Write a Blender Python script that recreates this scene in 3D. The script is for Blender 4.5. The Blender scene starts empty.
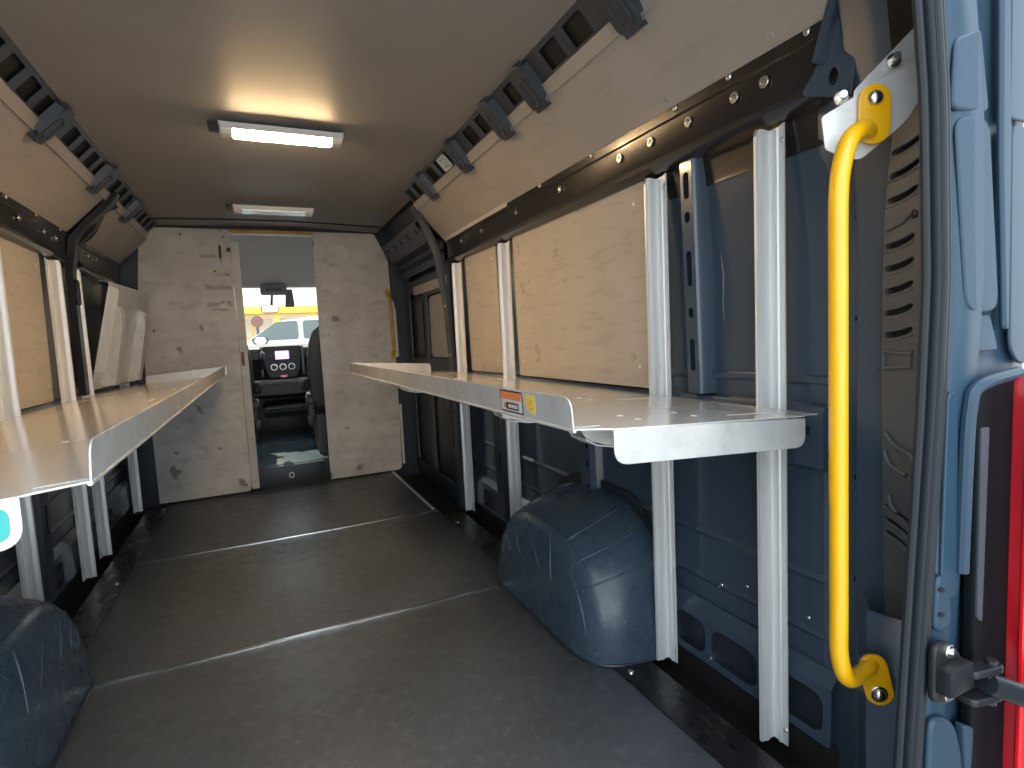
import bpy, bmesh, math, random
from mathutils import Vector, Matrix
random.seed(7)
sc = bpy.context.scene
COL = sc.collection
PI = math.pi
XC = -0.057                       # centre line of the van; side s = +1 (sliding-door side) or -1
def SX(s, d): return XC + s * d

# ------------------------------------------------------------------ materials
def _nodes(name):
    m = bpy.data.materials.new(name); m.use_nodes = True
    nt = m.node_tree
    return m, nt, nt.nodes['Principled BSDF']
def mat(name, col, rough=.5, metal=0., col2=None, scale=6., detail=6., bump=0., bscale=60., coat=0.,
        stretch=(1, 1, 1), spec=.5, rvar=0., lo=.35, hi=.65):
    m, nt, b = _nodes(name)
    b.inputs['Base Color'].default_value = (*col, 1)
    b.inputs['Roughness'].default_value = rough
    b.inputs['Metallic'].default_value = metal
    b.inputs['Coat Weight'].default_value = coat
    b.inputs['Coat Roughness'].default_value = .08
    b.inputs['Specular IOR Level'].default_value = spec
    if col2 or bump or rvar:
        tc = nt.nodes.new('ShaderNodeTexCoord'); mp = nt.nodes.new('ShaderNodeMapping')
        mp.inputs['Scale'].default_value = stretch
        nt.links.new(tc.outputs['Object'], mp.inputs['Vector'])
    if col2 or rvar:
        n = nt.nodes.new('ShaderNodeTexNoise'); n.inputs['Scale'].default_value = scale
        n.inputs['Detail'].default_value = detail; n.inputs['Roughness'].default_value = .62
        nt.links.new(mp.outputs['Vector'], n.inputs['Vector'])
    if col2:
        r = nt.nodes.new('ShaderNodeValToRGB')
        r.color_ramp.elements[0].position = lo; r.color_ramp.elements[0].color = (*col, 1)
        r.color_ramp.elements[1].position = hi; r.color_ramp.elements[1].color = (*col2, 1)
        nt.links.new(n.outputs['Fac'], r.inputs['Fac']); nt.links.new(r.outputs['Color'], b.inputs['Base Color'])
    if rvar:
        mr = nt.nodes.new('ShaderNodeMapRange')
        mr.inputs['From Min'].default_value = .3; mr.inputs['From Max'].default_value = .7
        mr.inputs['To Min'].default_value = max(.02, rough - rvar); mr.inputs['To Max'].default_value = min(1, rough + rvar)
        nt.links.new(n.outputs['Fac'], mr.inputs['Value']); nt.links.new(mr.outputs['Result'], b.inputs['Roughness'])
    if bump:
        n2 = nt.nodes.new('ShaderNodeTexNoise'); n2.inputs['Scale'].default_value = bscale; n2.inputs['Detail'].default_value = 5
        nt.links.new(mp.outputs['Vector'], n2.inputs['Vector'])
        bp = nt.nodes.new('ShaderNodeBump'); bp.inputs['Strength'].default_value = bump; bp.inputs['Distance'].default_value = .01
        nt.links.new(n2.outputs['Fac'], bp.inputs['Height']); nt.links.new(bp.outputs['Normal'], b.inputs['Normal'])
    return m
def emis(name, col, strength):
    m, nt, b = _nodes(name)
    b.inputs['Base Color'].default_value = (*[min(1, c) for c in col], 1)
    b.inputs['Emission Color'].default_value = (*col, 1); b.inputs['Emission Strength'].default_value = strength
    return m
def dirty(name, base, stain, dark, rough=.55, metal=0., s1=2.2, s2=14., stretch=(1, 1, 1), stretch2=(1, 1, 1), bump=.05, bscale=90, spots=None):
    """two scales of dirt over a base colour"""
    m, nt, b = _nodes(name)
    L = nt.links.new
    tc = nt.nodes.new('ShaderNodeTexCoord')
    def noise(scale, st, detail=8, rg=.65):
        mp = nt.nodes.new('ShaderNodeMapping'); mp.inputs['Scale'].default_value = st
        L(tc.outputs['Object'], mp.inputs['Vector'])
        n = nt.nodes.new('ShaderNodeTexNoise'); n.inputs['Scale'].default_value = scale
        n.inputs['Detail'].default_value = detail; n.inputs['Roughness'].default_value = rg
        L(mp.outputs['Vector'], n.inputs['Vector']); return n.outputs['Fac']
    def ramp(f, a, c):
        r = nt.nodes.new('ShaderNodeMapRange'); r.inputs['From Min'].default_value = a; r.inputs['From Max'].default_value = c
        r.clamp = True; L(f, r.inputs['Value']); return r.outputs['Result']
    def mix(f, A, B):
        x = nt.nodes.new('ShaderNodeMix'); x.data_type = 'RGBA'
        L(f, x.inputs[0])
        for k, v in ((6, A), (7, B)):
            if hasattr(v, 'default_value') or not isinstance(v, tuple): L(v, x.inputs[k])
            else: x.inputs[k].default_value = (*v, 1)
        return x.outputs[2]
    c = mix(ramp(noise(s1, stretch), .38, .66), base, stain)
    c = mix(ramp(noise(s2, stretch2), .52, .78), c, dark)
    if spots: c = mix(ramp(noise(spots[0], (1, 1, 1), 3, .5), .66, .7), c, spots[1])
    L(c, b.inputs['Base Color'])
    b.inputs['Metallic'].default_value = metal
    L(ramp(noise(s1 * 3, stretch2), -.2 if rough > .5 else 0, 1.1), b.inputs['Roughness']) if False else None
    rr = nt.nodes.new('ShaderNodeMapRange'); rr.inputs['To Min'].default_value = max(.05, rough - .12); rr.inputs['To Max'].default_value = rough + .12
    rr.inputs['From Min'].default_value = .3; rr.inputs['From Max'].default_value = .7
    L(noise(s2 * .6, stretch2), rr.inputs['Value']); L(rr.outputs['Result'], b.inputs['Roughness'])
    bp = nt.nodes.new('ShaderNodeBump'); bp.inputs['Strength'].default_value = bump; bp.inputs['Distance'].default_value = .01
    L(noise(bscale, stretch2, 5), bp.inputs['Height']); L(bp.outputs['Normal'], b.inputs['Normal'])
    return m

M = dict(
    floor=dirty('floor_rubber', (.060, .068, .077), (.080, .089, .099), (.135, .140, .143), rough=.42, s1=2.6, s2=30, bump=.10, bscale=55),
    ceil=mat('headliner_board', (.225, .215, .210), .5, col2=(.245, .235, .23), scale=3, bump=.03, bscale=220),
    paint=mat('slate_blue_paint', (.042, .064, .093), .30, coat=.35, bump=.01, bscale=5),
    body=mat('blue_body_paint', (.022, .050, .082), .42, spec=.35),
    darkpaint=mat('dark_inner_paint', (.014, .019, .026), .38, col2=(.022, .028, .036), scale=4),
    black=mat('black_metal', (.009, .009, .010), .32, bump=.02, bscale=60),
    plate=dirty('black_worn_plate', (.010, .010, .011), (.020, .020, .021), (.075, .068, .056), rough=.3, s1=5, s2=16, stretch2=(3, 1, 1)),
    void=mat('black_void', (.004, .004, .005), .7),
    rubber=mat('black_rubber', (.013, .017, .022), .5, bump=.02, spec=.3),
    plastic=mat('black_plastic', (.012, .013, .015), .42, bump=.06, bscale=400),
    greyplastic=mat('charcoal_trim_plastic', (.066, .067, .068), .5, bump=.05, bscale=500),
    panel=dirty('grey_fibre_panel', (.40, .365, .315), (.45, .41, .355), (.31, .28, .24), rough=.6, s1=2.6, s2=20, stretch2=(1, .35, 2.2), bump=.04, bscale=70, spots=(9, (.33, .295, .25))),
    upanel=dirty('grey_upper_panel', (.33, .305, .27), (.365, .337, .30), (.28, .26, .23), rough=.5, s1=2.0, s2=16, stretch2=(1, .4, 2), bump=.02, bscale=90),
    bulk=dirty('scuffed_bulkhead_sheet', (.58, .555, .52), (.43, .41, .38), (.32, .30, .27), rough=.5, metal=0, s1=3.2, s2=8, stretch=(1, 1, 1.3), stretch2=(.9, 1, 1.6), bump=.05, bscale=70, spots=(7, (.22, .19, .17))),
    alu=mat('satin_aluminium', (.60, .58, .55), .34, metal=.85, col2=(.70, .68, .65), scale=5, stretch=(1, .3, 3), rvar=.08, bump=.02, bscale=120),
    galv=dirty('galvanised_sheet', (.60, .595, .58), (.70, .70, .69), (.52, .51, .50), rough=.42, metal=.4, s1=9, s2=24, bump=.02),
    upright=mat('extruded_aluminium', (.70, .70, .69), .42, metal=.35, col2=(.80, .80, .79), scale=8, stretch=(4, 4, .3), rvar=.08),
    deck=mat('polished_shelf_deck', (.70, .665, .62), .17, metal=.4, col2=(.74, .705, .66), scale=1.2, detail=1., stretch=(1, .3, 1), bump=.004, bscale=25),
    yellow=mat('yellow_paint', (.72, .375, .001), .35, coat=.3, col2=(.69, .35, .001), scale=14),
    oldyellow=mat('worn_yellow_paint', (.62, .36, .03), .5, col2=(.42, .24, .03), scale=30),
    chrome=mat('zinc_bolt', (.72, .70, .66), .25, metal=1.),
    light=emis('warm_lamp_diffuser', (1, .68, .36), 100.),
    lens=mat('clear_lamp_lens', (.62, .68, .70), .18, metal=.2, bump=.1, bscale=30),
    lampwhite=mat('white_lamp_plastic', (.70, .70, .68), .4),
    red=mat('red_lamp_lens', (.36, .003, .010), .3, coat=.15, spec=.25, col2=(.26, .002, .008), scale=5),
    redlit=mat('red_reflector', (.75, .012, .02), .2, coat=.6),
    darkred=mat('dark_red_lens', (.12, .002, .006), .15, coat=.8),
    seat=mat('black_seat_cloth', (.012, .013, .015), .75, bump=.15, bscale=260),
    seatedge=mat('grey_seat_shell', (.05, .06, .065), .5),
    dash=mat('dashboard_plastic', (.022, .024, .026), .5, bump=.05, bscale=200),
    dashg=mat('grey_dash_trim', (.12, .135, .14), .4),
    cabliner=mat('cab_headliner', (.40, .39, .38), .75, bump=.05, bscale=200),
    cabfloor=mat('blue_grey_cab_floor', (.045, .075, .105), .32, col2=(.06, .095, .13), scale=8),
    screen=emis('radio_screen', (.62, .50, .72), .8),
    knobw=mat('silver_knob_ring', (.6, .6, .6), .3, metal=.8),
    orange=mat('label_orange', (.80, .22, .07), .6),
    labelw=mat('label_white', (.62, .60, .60), .5),
    labelb=mat('label_black', (.012, .010, .012), .5),
    shield=mat('label_yellow', (.78, .55, .10), .5),
    recess=mat('matt_black_recess', (.003, .0045, .006), .6, spec=.15),
    seam=mat('seam_metal', (.85, .88, .88), .24, metal=1.),
    cyan=mat('cyan_tape', (.012, .33, .32), .35, col2=(.04, .42, .40), scale=18),
    asphalt=mat('bounce_ground', (.40, .385, .36), .85, col2=(.46, .445, .42), scale=20, bump=.2),  # ground tone chosen pale to throw light up onto the van ceiling
    carw=mat('white_car_paint', (.80, .80, .80), .25, coat=.6),
    carglass=mat('dark_car_glass', (.10, .12, .12), .08, coat=.5),
    tyre=mat('tyre', (.02, .02, .02), .7),
    facade=mat('cream_render', (.80, .74, .64), .8, col2=(.84, .78, .68), scale=3),
    ochre=mat('ochre_fascia', (.82, .48, .06), .55),
    shopglass=mat('shop_glass', (.55, .50, .42), .1, coat=.5),
    sealant=mat('grey_sealant', (.16, .17, .18), .6),
    skin=mat('grey_white_plastic', (.55, .56, .55), .45),
)
def glass(name):
    m = bpy.data.materials.new(name); m.use_nodes = True; nt = m.node_tree; nt.nodes.clear()
    o = nt.nodes.new('ShaderNodeOutputMaterial'); mx = nt.nodes.new('ShaderNodeMixShader')
    t = nt.nodes.new('ShaderNodeBsdfTransparent'); t.inputs['Color'].default_value = (.90, .93, .91, 1)
    g = nt.nodes.new('ShaderNodeBsdfGlossy'); g.inputs['Roughness'].default_value = .04
    f = nt.nodes.new('ShaderNodeFresnel'); f.inputs['IOR'].default_value = 1.45
    nt.links.new(f.outputs[0], mx.inputs[0]); nt.links.new(t.outputs[0], mx.inputs[1]); nt.links.new(g.outputs[0], mx.inputs[2])
    nt.links.new(mx.outputs[0], o.inputs[0]); return m
M['glass'] = glass('windscreen_glass')

# ------------------------------------------------------------------ geometry helpers
def NB(): return bmesh.new()
def _merge(bm, other, mtx=None):
    me = bpy.data.meshes.new('tmp'); other.to_mesh(me); other.free()
    if mtx: me.transform(mtx)
    bm.from_mesh(me); bpy.data.meshes.remove(me)
def box(bm, lo, hi, bev=0., seg=2, mtx=None):
    t = bmesh.new()
    lo = Vector(lo); hi = Vector(hi)
    lo, hi = Vector(map(min, lo, hi)), Vector(map(max, lo, hi))
    bmesh.ops.create_cube(t, size=1, matrix=Matrix.Translation((lo + hi) / 2) @ Matrix.Diagonal((*(hi - lo), 1)))
    if bev > 0:
        bmesh.ops.bevel(t, geom=t.edges[:], offset=min(bev, min(hi - lo) * .49), segments=seg, affect='EDGES', profile=.6)
    _merge(bm, t, mtx); return bm
def frame(o, u, v):
    """maps local (u, v, w) to the world; w = u x v"""
    u = Vector(u).normalized(); v = Vector(v).normalized(); w = u.cross(v).normalized(); v = w.cross(u)
    m = Matrix((u, v, w)).transposed().to_4x4(); m.translation = Vector(o); return m
def rrect(u0, v0, u1, v1, r, n=5):
    r = min(r, abs(u1 - u0) / 2 - 1e-5, abs(v1 - v0) / 2 - 1e-5); pts = []
    for cx, cy, a in ((u1 - r, v0 + r, -PI / 2), (u1 - r, v1 - r, 0), (u0 + r, v1 - r, PI / 2), (u0 + r, v0 + r, PI)):
        for k in range(n + 1):
            t = a + PI / 2 * k / n; pts.append((cx + r * math.cos(t), cy + r * math.sin(t)))
    return pts
def circ(cx, cy, r, n=16): return [(cx + r * math.cos(2 * PI * k / n), cy + r * math.sin(2 * PI * k / n)) for k in range(n)]
def rpoly(pts, r, n=4):
    """polygon with rounded corners"""
    out = []; N = len(pts)
    for i in range(N):
        p0, p, p1 = Vector(pts[i - 1]), Vector(pts[i]), Vector(pts[(i + 1) % N])
        rr = r[i] if isinstance(r, (list, tuple)) else r
        a = min(rr, (p0 - p).length * .45); b = min(rr, (p1 - p).length * .45)
        A = p + (p0 - p).normalized() * a; B = p + (p1 - p).normalized() * b
        if rr <= 0: out.append(tuple(p)); continue
        for k in range(n + 1):
            t = k / n; q = A * (1 - t) ** 2 + p * 2 * t * (1 - t) + B * t ** 2; out.append(tuple(q))
    return out
def plate(bm, outline, holes=(), t=.002, bev=0., mtx=None, fn=None):
    """flat sheet with holes: outline / holes are lists of (u, v); thickness t centred on w = 0"""
    cu = bpy.data.curves.new('tmpc', 'CURVE'); cu.dimensions = '2D'; cu.fill_mode = 'BOTH'
    for ring in [outline, *holes]:
        sp = cu.splines.new('POLY'); sp.points.add(len(ring) - 1); sp.use_cyclic_u = True
        for p, q in zip(sp.points, ring): p.co = (q[0], q[1], 0, 1)
    cu.extrude = max(0, t / 2 - bev); cu.bevel_depth = bev; cu.bevel_resolution = 1
    if bev: cu.offset = -bev
    ob = bpy.data.objects.new('tmpo', cu)
    me = bpy.data.meshes.new_from_object(ob)
    bpy.data.objects.remove(ob); bpy.data.curves.remove(cu)
    if fn:
        for v in me.vertices: v.co = fn(v.co)
    if mtx: me.transform(mtx)
    bm.from_mesh(me); bpy.data.meshes.remove(me); return bm
def ngon(bm, pts):
    vs = [bm.verts.new(p) for p in pts]; return bm.faces.new(vs)
def prism(bm, poly, fn, a0, a1, bev=0.):
    """poly of 2D points swept from a0 to a1; fn(p, a) -> 3D"""
    t = bmesh.new()
    A = [t.verts.new(fn(p, a0)) for p in poly]; B = [t.verts.new(fn(p, a1)) for p in poly]; n = len(poly)
    for i in range(n): t.faces.new((A[i], A[(i + 1) % n], B[(i + 1) % n], B[i]))
    t.faces.new(A[::-1]); t.faces.new(B)
    bmesh.ops.recalc_face_normals(t, faces=t.faces)
    if bev: bmesh.ops.bevel(t, geom=t.edges[:], offset=bev, segments=2, affect='EDGES')
    _merge(bm, t); return bm
def thick(line, th):
    """open 2D line -> closed outline offset to its left by th"""
    off = []; n = len(line)
    for i in range(n):
        p = Vector(line[i]); d1 = (p - Vector(line[i - 1])).normalized() if i else None
        d2 = (Vector(line[i + 1]) - p).normalized() if i < n - 1 else None
        d = d1 if d2 is None else d2 if d1 is None else (d1 + d2).normalized()
        k = 1. if d1 is None or d2 is None else 1 / max(.4, math.sqrt((1 + d1.dot(d2)) / 2))
        off.append((p.x - d.y * th * k, p.y + d.x * th * k))
    return list(line) + off[::-1]
def sheet(bm, line, fn, a0, a1, th, bev=0.): return prism(bm, thick(line, th), fn, a0, a1, bev)
def tube(bm, pts, r, seg=14, caps=True):
    P = [Vector(p) for p in pts]; n = len(P); rings = []
    rad = r if isinstance(r, (list, tuple)) else [r] * n
    up = None
    for i in range(n):
        d = ((P[i + 1] - P[i]) if i == 0 else (P[i] - P[i - 1]) if i == n - 1 else (P[i + 1] - P[i - 1])).normalized()
        if up is None:
            up = d.orthogonal().normalized()
        up = (up - d * up.dot(d)).normalized(); v = d.cross(up)
        rings.append([bm.verts.new(P[i] + (up * math.cos(2 * PI * k / seg) + v * math.sin(2 * PI * k / seg)) * rad[i]) for k in range(seg)])
    for a, b in zip(rings, rings[1:]):
        for k in range(seg): bm.faces.new((a[k], a[(k + 1) % seg], b[(k + 1) % seg], b[k]))
    if caps: bm.faces.new(rings[0][::-1]); bm.faces.new(rings[-1])
    return bm
def smoothpath(pts, n=8):
    """Catmull-Rom through pts"""
    P = [Vector(p) for p in pts]; P = [2 * P[0] - P[1]] + P + [2 * P[-1] - P[-2]]; out = []
    for i in range(1, len(P) - 2):
        for k in range(n):
            t = k / n; a, b, c, d = P[i - 1:i + 3]
            out.append(.5 * ((2 * b) + (c - a) * t + (2 * a - 5 * b + 4 * c - d) * t * t + (3 * b - a - 3 * c + d) * t ** 3))
    out.append(P[-2]); return out
def loft(bm, rings, caps=True, close=True):
    R = [[bm.verts.new(p) for p in r] for r in rings]; n = len(R[0])
    for a, b in zip(R, R[1:]):
        for k in range(n if close else n - 1): bm.faces.new((a[k], a[(k + 1) % n], b[(k + 1) % n], b[k]))
    if caps and close: bm.faces.new(R[0][::-1]); bm.faces.new(R[-1])
    return bm
def dome(bm, mtx, r, h, seg=12, rings=4, base=0.):
    rs = []
    prof = ([(r, 0)] if not base else [(r, -base)]) + [(r * math.cos(a), h * math.sin(a)) for a in [PI / 2 * k / rings for k in range(rings)]]
    for rr, z in prof: rs.append([mtx @ Vector((rr * math.cos(2 * PI * k / seg), rr * math.sin(2 * PI * k / seg), z)) for k in range(seg)])
    R = [[bm.verts.new(p) for p in r_] for r_ in rs]
    for a, b in zip(R, R[1:]):
        for k in range(seg): bm.faces.new((a[k], a[(k + 1) % seg], b[(k + 1) % seg], b[k]))
    t = bm.verts.new(mtx @ Vector((0, 0, h)))
    for k in range(seg): bm.faces.new((R[-1][k], R[-1][(k + 1) % seg], t))
    bm.faces.new(R[0][::-1]); return bm
def disc(bm, mtx, r, h, seg=20, bev=.0): 
    b = bev or h * .3
    prof = [(r, 0), (r, h - b), (r - b, h)]
    R = [[bm.verts.new(mtx @ Vector((q * math.cos(2 * PI * k / seg), q * math.sin(2 * PI * k / seg), z))) for k in range(seg)] for q, z in prof]
    for a, c in zip(R, R[1:]):
        for k in range(seg): bm.faces.new((a[k], a[(k + 1) % seg], c[(k + 1) % seg], c[k]))
    bm.faces.new(R[0][::-1]); bm.faces.new(R[-1]); return bm

def obj(name, bm, m, parent=None, angle=35, mesh=None):
    if mesh is None:
        bmesh.ops.recalc_face_normals(bm, faces=bm.faces)
        mesh = bpy.data.meshes.new(name); bm.to_mesh(mesh); bm.free()
        for p in mesh.polygons: p.use_smooth = True
        mesh.set_sharp_from_angle(angle=math.radians(angle))
        mesh.materials.append(M[m] if isinstance(m, str) else m)
    o = bpy.data.objects.new(name, mesh); COL.objects.link(o)
    if parent:
        o.parent = parent
        o.matrix_parent_inverse = Matrix.Translation(-parent.location)
    return o
def tag(o, label=None, cat=None, group=None, kind=None):
    if label: o['label'] = label
    if cat: o['category'] = cat
    if group: o['group'] = group
    if kind: o['kind'] = kind
    return o
def thing(name, loc, label, cat, group=None):
    o = bpy.data.objects.new(name, None); o.empty_display_size = .05; COL.objects.link(o); o.location = loc
    return tag(o, label, cat, group)
def struct(name, bm, m, label, cat, angle=35): return tag(obj(name, bm, m, None, angle), label, cat, None, 'structure')
def clone(o, mtx, parent):
    c = o.copy(); COL.objects.link(c); c.parent = parent
    c.matrix_parent_inverse = Matrix.Translation(-parent.location); c.matrix_basis = mtx; return c
def yz(s, d, w=1):
    """frame on the side wall: u along +y, v up, w into the van"""
    x = SX(s, d)
    return Matrix(((0, 0, -s, x), (1, 0, 0, 0), (0, 1, 0, 0), (0, 0, 0, 1)))
def xz(y):
    """frame on a cross plane: u = x, v = z, w towards the rear"""
    return Matrix(((1, 0, 0, 0), (0, 0, -1, y), (0, 1, 0, 0), (0, 0, 0, 1)))

# ------------------------------------------------------------------ the setting: floor, ceiling, walls
YR = -4.02                        # rear sill
bm = NB()
FL, FR = SX(-1, .79), SX(1, .79)
seams = [YR, -2.347, -1.2, .045]
for a, b in zip(seams, seams[1:]):
    box(bm, (FL, a + .004, -.03), (FR, b - .004, 0), .003)
struct('floor', bm, 'floor', 'dark worn rubber-faced load floor boards of the van', 'floor')
bm = NB(); box(bm, (SX(-1, 1.03), YR, -.16), (SX(1, 1.03), .05, -.05)); [box(bm, (SX(s_, 1.0), YR, -.06), (SX(s_, 1.032), .05, .058), .004) for s_ in (-1, 1)]; struct('floor_pan', bm, 'void', 'metal floor pan under the load floor boards, black for the shade along the walls', 'floor')  # side strips added; their black stands in for shade at the wall foot
for n, y in ((1, -2.347), (2, -1.2)):
    bm = NB(); box(bm, (FL + .01, y - .008, -.02), (FR - .004, y + .008, .0022), .001)
    o = struct('trim_%d' % n, bm, 'seam', 'thin metal joint strip across the floor, ' + ('beside the wheel boxes' if n == 1 else 'near the bulkhead'), 'floor strip')

# ceiling liner, slightly crowned and ribbed
bm = NB()
N = 24; prof = []
for k in range(N + 1):
    t = -1 + 2 * k / N; prof.append((XC + .765 * t, 1.915 - .018 * t * t))
prism(bm, thick(prof, .012), lambda p, a: (p[0], a, p[1]), -4.0, -.03)
struct('ceiling', bm, 'ceil', 'plain grey ceiling lining of the load area', 'ceiling')
bm = NB()
tube(bm, [(XC + .75 * t_, -.26, 1.912 - .018 * t_ * t_) for t_ in [-1 + .1 * i for i in range(21)]], .005, 8)
struct('ceiling_trim', bm, 'rubber', 'thin dark seam bead across the ceiling in front of the bulkhead', 'ceiling')
# outer roof
bm = NB(); box(bm, (SX(-1, .80), -4.03, 1.985), (SX(1, .80), 1.15, 2.01), .01)
struct('roof', bm, 'body', 'painted outer roof skin of the van', 'roof')

UPW = [(.86, 1.015), (1.2, 1.012), (1.5, .99), (1.66, .965), (1.83, .815), (1.9, .77), (2.0, .74)]   # z, d of the upper skin
def walls(s, yranges):
    bm = NB()
    for y0, y1 in yranges:
        up = thick([(d, z) for z, d in UPW], -.012)
        prism(bm, up, lambda p, a: (SX(s, p[0]), a, p[1]), y0, y1)
        prism(bm, thick([(1.02, .055), (1.02, .70)], -.012), lambda p, a: (SX(s, p[0]), a, p[1]), y0, y1)
        # belt beam with its ledge
        prism(bm, [(1.02, .70), (.988, .715), (.986, .84), (.992, .855), (1.03, .862), (1.03, .70)], lambda p, a: (SX(s, p[0]), a, p[1]), y0, y1)
        for z_ in (.44, .30): prism(bm, [(1.02, z_ - .012), (1.014, z_), (1.02, z_ + .012)], lambda p, a: (SX(s, p[0]), a, p[1]), y0, y1)
        # weld strip above the ledge
        prism(bm, [(1.015, .905), (1.004, .908), (1.004, .922), (1.015, .925)], lambda p, a: (SX(s, p[0]), a, p[1]), y0, y1)
        # outer skin
        prism(bm, thick([(1.06, -.35), (1.075, .3), (1.075, .9), (1.05, 1.5), (.98, 1.78), (.86, 1.95), (.80, 2.0)], .008), lambda p, a: (SX(s, p[0]), a, p[1]), y0 - .17 if y0 < -3 else y0, y1)
    return bm
struct('wall_right', walls(1, [(-3.62, -1.17)]), 'paint', 'slate blue painted metal side wall with ledge, behind the long shelf with stickers', 'wall')
struct('wall_left', walls(-1, [(-3.62, .05)]), 'paint', 'dark painted metal side wall behind the shelf with cyan tape', 'wall')

# ------------------------------------------------------------------ body ribs (pressed, slotted), lower sill panels
def rib(s, y0, z0, y1, z1, w, d0, d1, lab, slots, name='wall_rib', m='paint'):
    """slotted pressed rib leaning along the wall from (y0,z0) up to (y1,z1)"""
    L = math.hypot(y1 - y0, z1 - z0)
    x0 = SX(s, d0); x1 = SX(s, d1)
    o = Vector((x0, y0, z0)); v = Vector((x1 - x0, y1 - y0, z1 - z0)); u = Vector((0, 1, 0))
    mtx = frame(o, u, v)
    r = thing(name, o, lab, 'rib')
    bm = NB()
    holes = [rrect(a[0] - .010, a[1] * L, a[0] + .010, a[2] * L, .0095) for a in slots]
    plate(bm, rrect(-w / 2, 0, w / 2, L, .006), holes, .004, .0012, mtx)
    sgn = -s if mtx.to_3x3()[0][2] * -s > 0 else s
    k = 1 if mtx.to_3x3()[0][2] * s > 0 else -1          # towards the wall
    prism(bm, [(-w / 2, 0), (-w / 2 - .012, k * .05), (-w / 2 - .03, k * .052), (-w / 2 - .03, k * .048), (-w / 2 - .016, k * .046), (-w / 2 + .004, 0)], lambda p, a: mtx @ Vector((p[0], a, p[1])), 0, L)
    prism(bm, [(w / 2, 0), (w / 2 + .012, k * .05), (w / 2 + .03, k * .052), (w / 2 + .03, k * .048), (w / 2 + .016, k * .046), (w / 2 - .004, 0)], lambda p, a: mtx @ Vector((p[0], a, p[1])), 0, L)
    obj('rib_face', bm, m, r)
    bm = NB(); plate(bm, rrect(-w / 2 + .004, .004, w / 2 - .004, L - .004, .004), [], .002, 0, mtx @ Matrix.Translation((0, 0, k * .02)))
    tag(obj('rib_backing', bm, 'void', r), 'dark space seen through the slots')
    return r
def box_rib():
    """tall box-section rib: slotted face towards the aisle, plain face towards the rear"""
    r = thing('wall_rib', (SX(1, .99), -3.20, .862), 'slotted blue pressed rib on the wall between the two uprights closest to the grab handle', 'rib')
    A = Vector((SX(1, .972), -3.213, .862)); B = Vector((SX(1, .957), -3.160, 1.50)); V = B - A; L = V.length
    W = .046
    mtx = frame(A, (0, -1, 0), V)                       # u towards the rear, v up, w
    k = 1 if mtx.to_3x3()[0][2] < 0 else -1             # towards the aisle
    bm = NB(); plate(bm, rrect(0, 0, W, L, .006), [rrect(.012, a * L, .032, b * L, .0095) for a, b in ((.10, .24), (.33, .375), (.47, .62), (.74, .785), (.84, .95))], .003, .0008, mtx)
    prism(bm, thick([(W, 0), (W + .006, -k * .006), (W + .016, -k * .05), (W + .05, -k * .052)], .003), lambda p, a: mtx @ Vector((p[0], a, p[1])), 0, L)
    prism(bm, thick([(0, 0), (-.006, -k * .006), (-.012, -k * .05)], .003), lambda p, a: mtx @ Vector((p[0], a, p[1])), 0, L)
    obj('rib_face', bm, 'paint', r)
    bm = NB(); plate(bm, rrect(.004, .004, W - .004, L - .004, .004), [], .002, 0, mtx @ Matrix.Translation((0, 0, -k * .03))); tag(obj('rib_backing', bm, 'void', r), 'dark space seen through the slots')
    bm = NB(); tube(bm, [mtx @ Vector((W + .05 + .003 * math.sin(i * 2.1), L * (.04 + .92 * i / 14), -k * .049)) for i in range(15)], .0035, 6); tag(obj('sealant_bead', bm, 'sealant', r), 'wavy grey sealant bead')
box_rib()
rib(1, -2.64, .30, -2.62, .72, .07, .975, .968, 'short dark pressed rib on the lower wall above the wheel box under the stickered shelf', [(-.012, .2, .4), (-.012, .55, .62), (-.012, .72, .9)])
rib(1, -1.80, .10, -1.78, .72, .10, .965, .955, 'wide dark pressed rib below the shelf beside the wheel box and the second upright', [(-.015, .4, .55)], m='darkpaint')
rib(-1, -1.72, .10, -1.70, .72, .09, .965, .955, 'dark pressed rib on the lower wall under the shelf with cyan tape', [(.012, .4, .6), (.012, .7, .75)], m='darkpaint')

bm = NB(); plate(bm, rrect(-3.588, .790, -3.566, .812, .002), [], .002, 0, yz(1, .984)); tag(obj('square_hole', bm, 'void'), 'small square hole in the wall beam under the shelf end', 'hole')
def sill(s, y0, y1, pockets, lab):
    r = thing('sill_panel', (SX(s, .95), (y0 + y1) / 2, .1), lab, 'panel')
    bm = NB()
    mtx = frame((SX(s, .984), 0, .06), (0, 1, 0), (s * .03, 0, .97))
    holes = [rrect(a, b, c, d, .03) for a, b, c, d in pockets]
    plate(bm, rrect(y0, 0, y1, .145, .01), holes, .004, .0015, mtx)
    prism(bm, [(.987, .203), (.992, .203), (1.02, .235), (1.01, .235)], lambda p, a: (SX(s, p[0]), a, p[1]), y0, y1)
    obj('pressed_face', bm, 'paint', r)
    for a, b, c, d in pockets:
        bm = NB(); k = 1 if mtx.to_3x3()[0][2] * s > 0 else -1
        plate(bm, rrect(a - .004, b - .004, c + .004, d + .004, .03), [], .002, 0, mtx @ Matrix.Translation((0, 0, k * .022)))
        for q in (0,):
            t = rrect(a, b, c, d, .03); 
            loft(bm, [[mtx @ Vector((p[0], p[1], 0)) for p in t], [mtx @ Vector((p[0], p[1], k * .022)) for p in t]], caps=False)
        obj('recess', bm, 'darkpaint', r)
    return r
sill(1, -3.64, -3.08, [(-3.62, .022, -3.46, .118), (-3.43, .022, -3.27, .118), (-3.245, .022, -3.12, .118)], 'blue pressed sill panel with rounded recesses behind the black floor plate')
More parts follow.
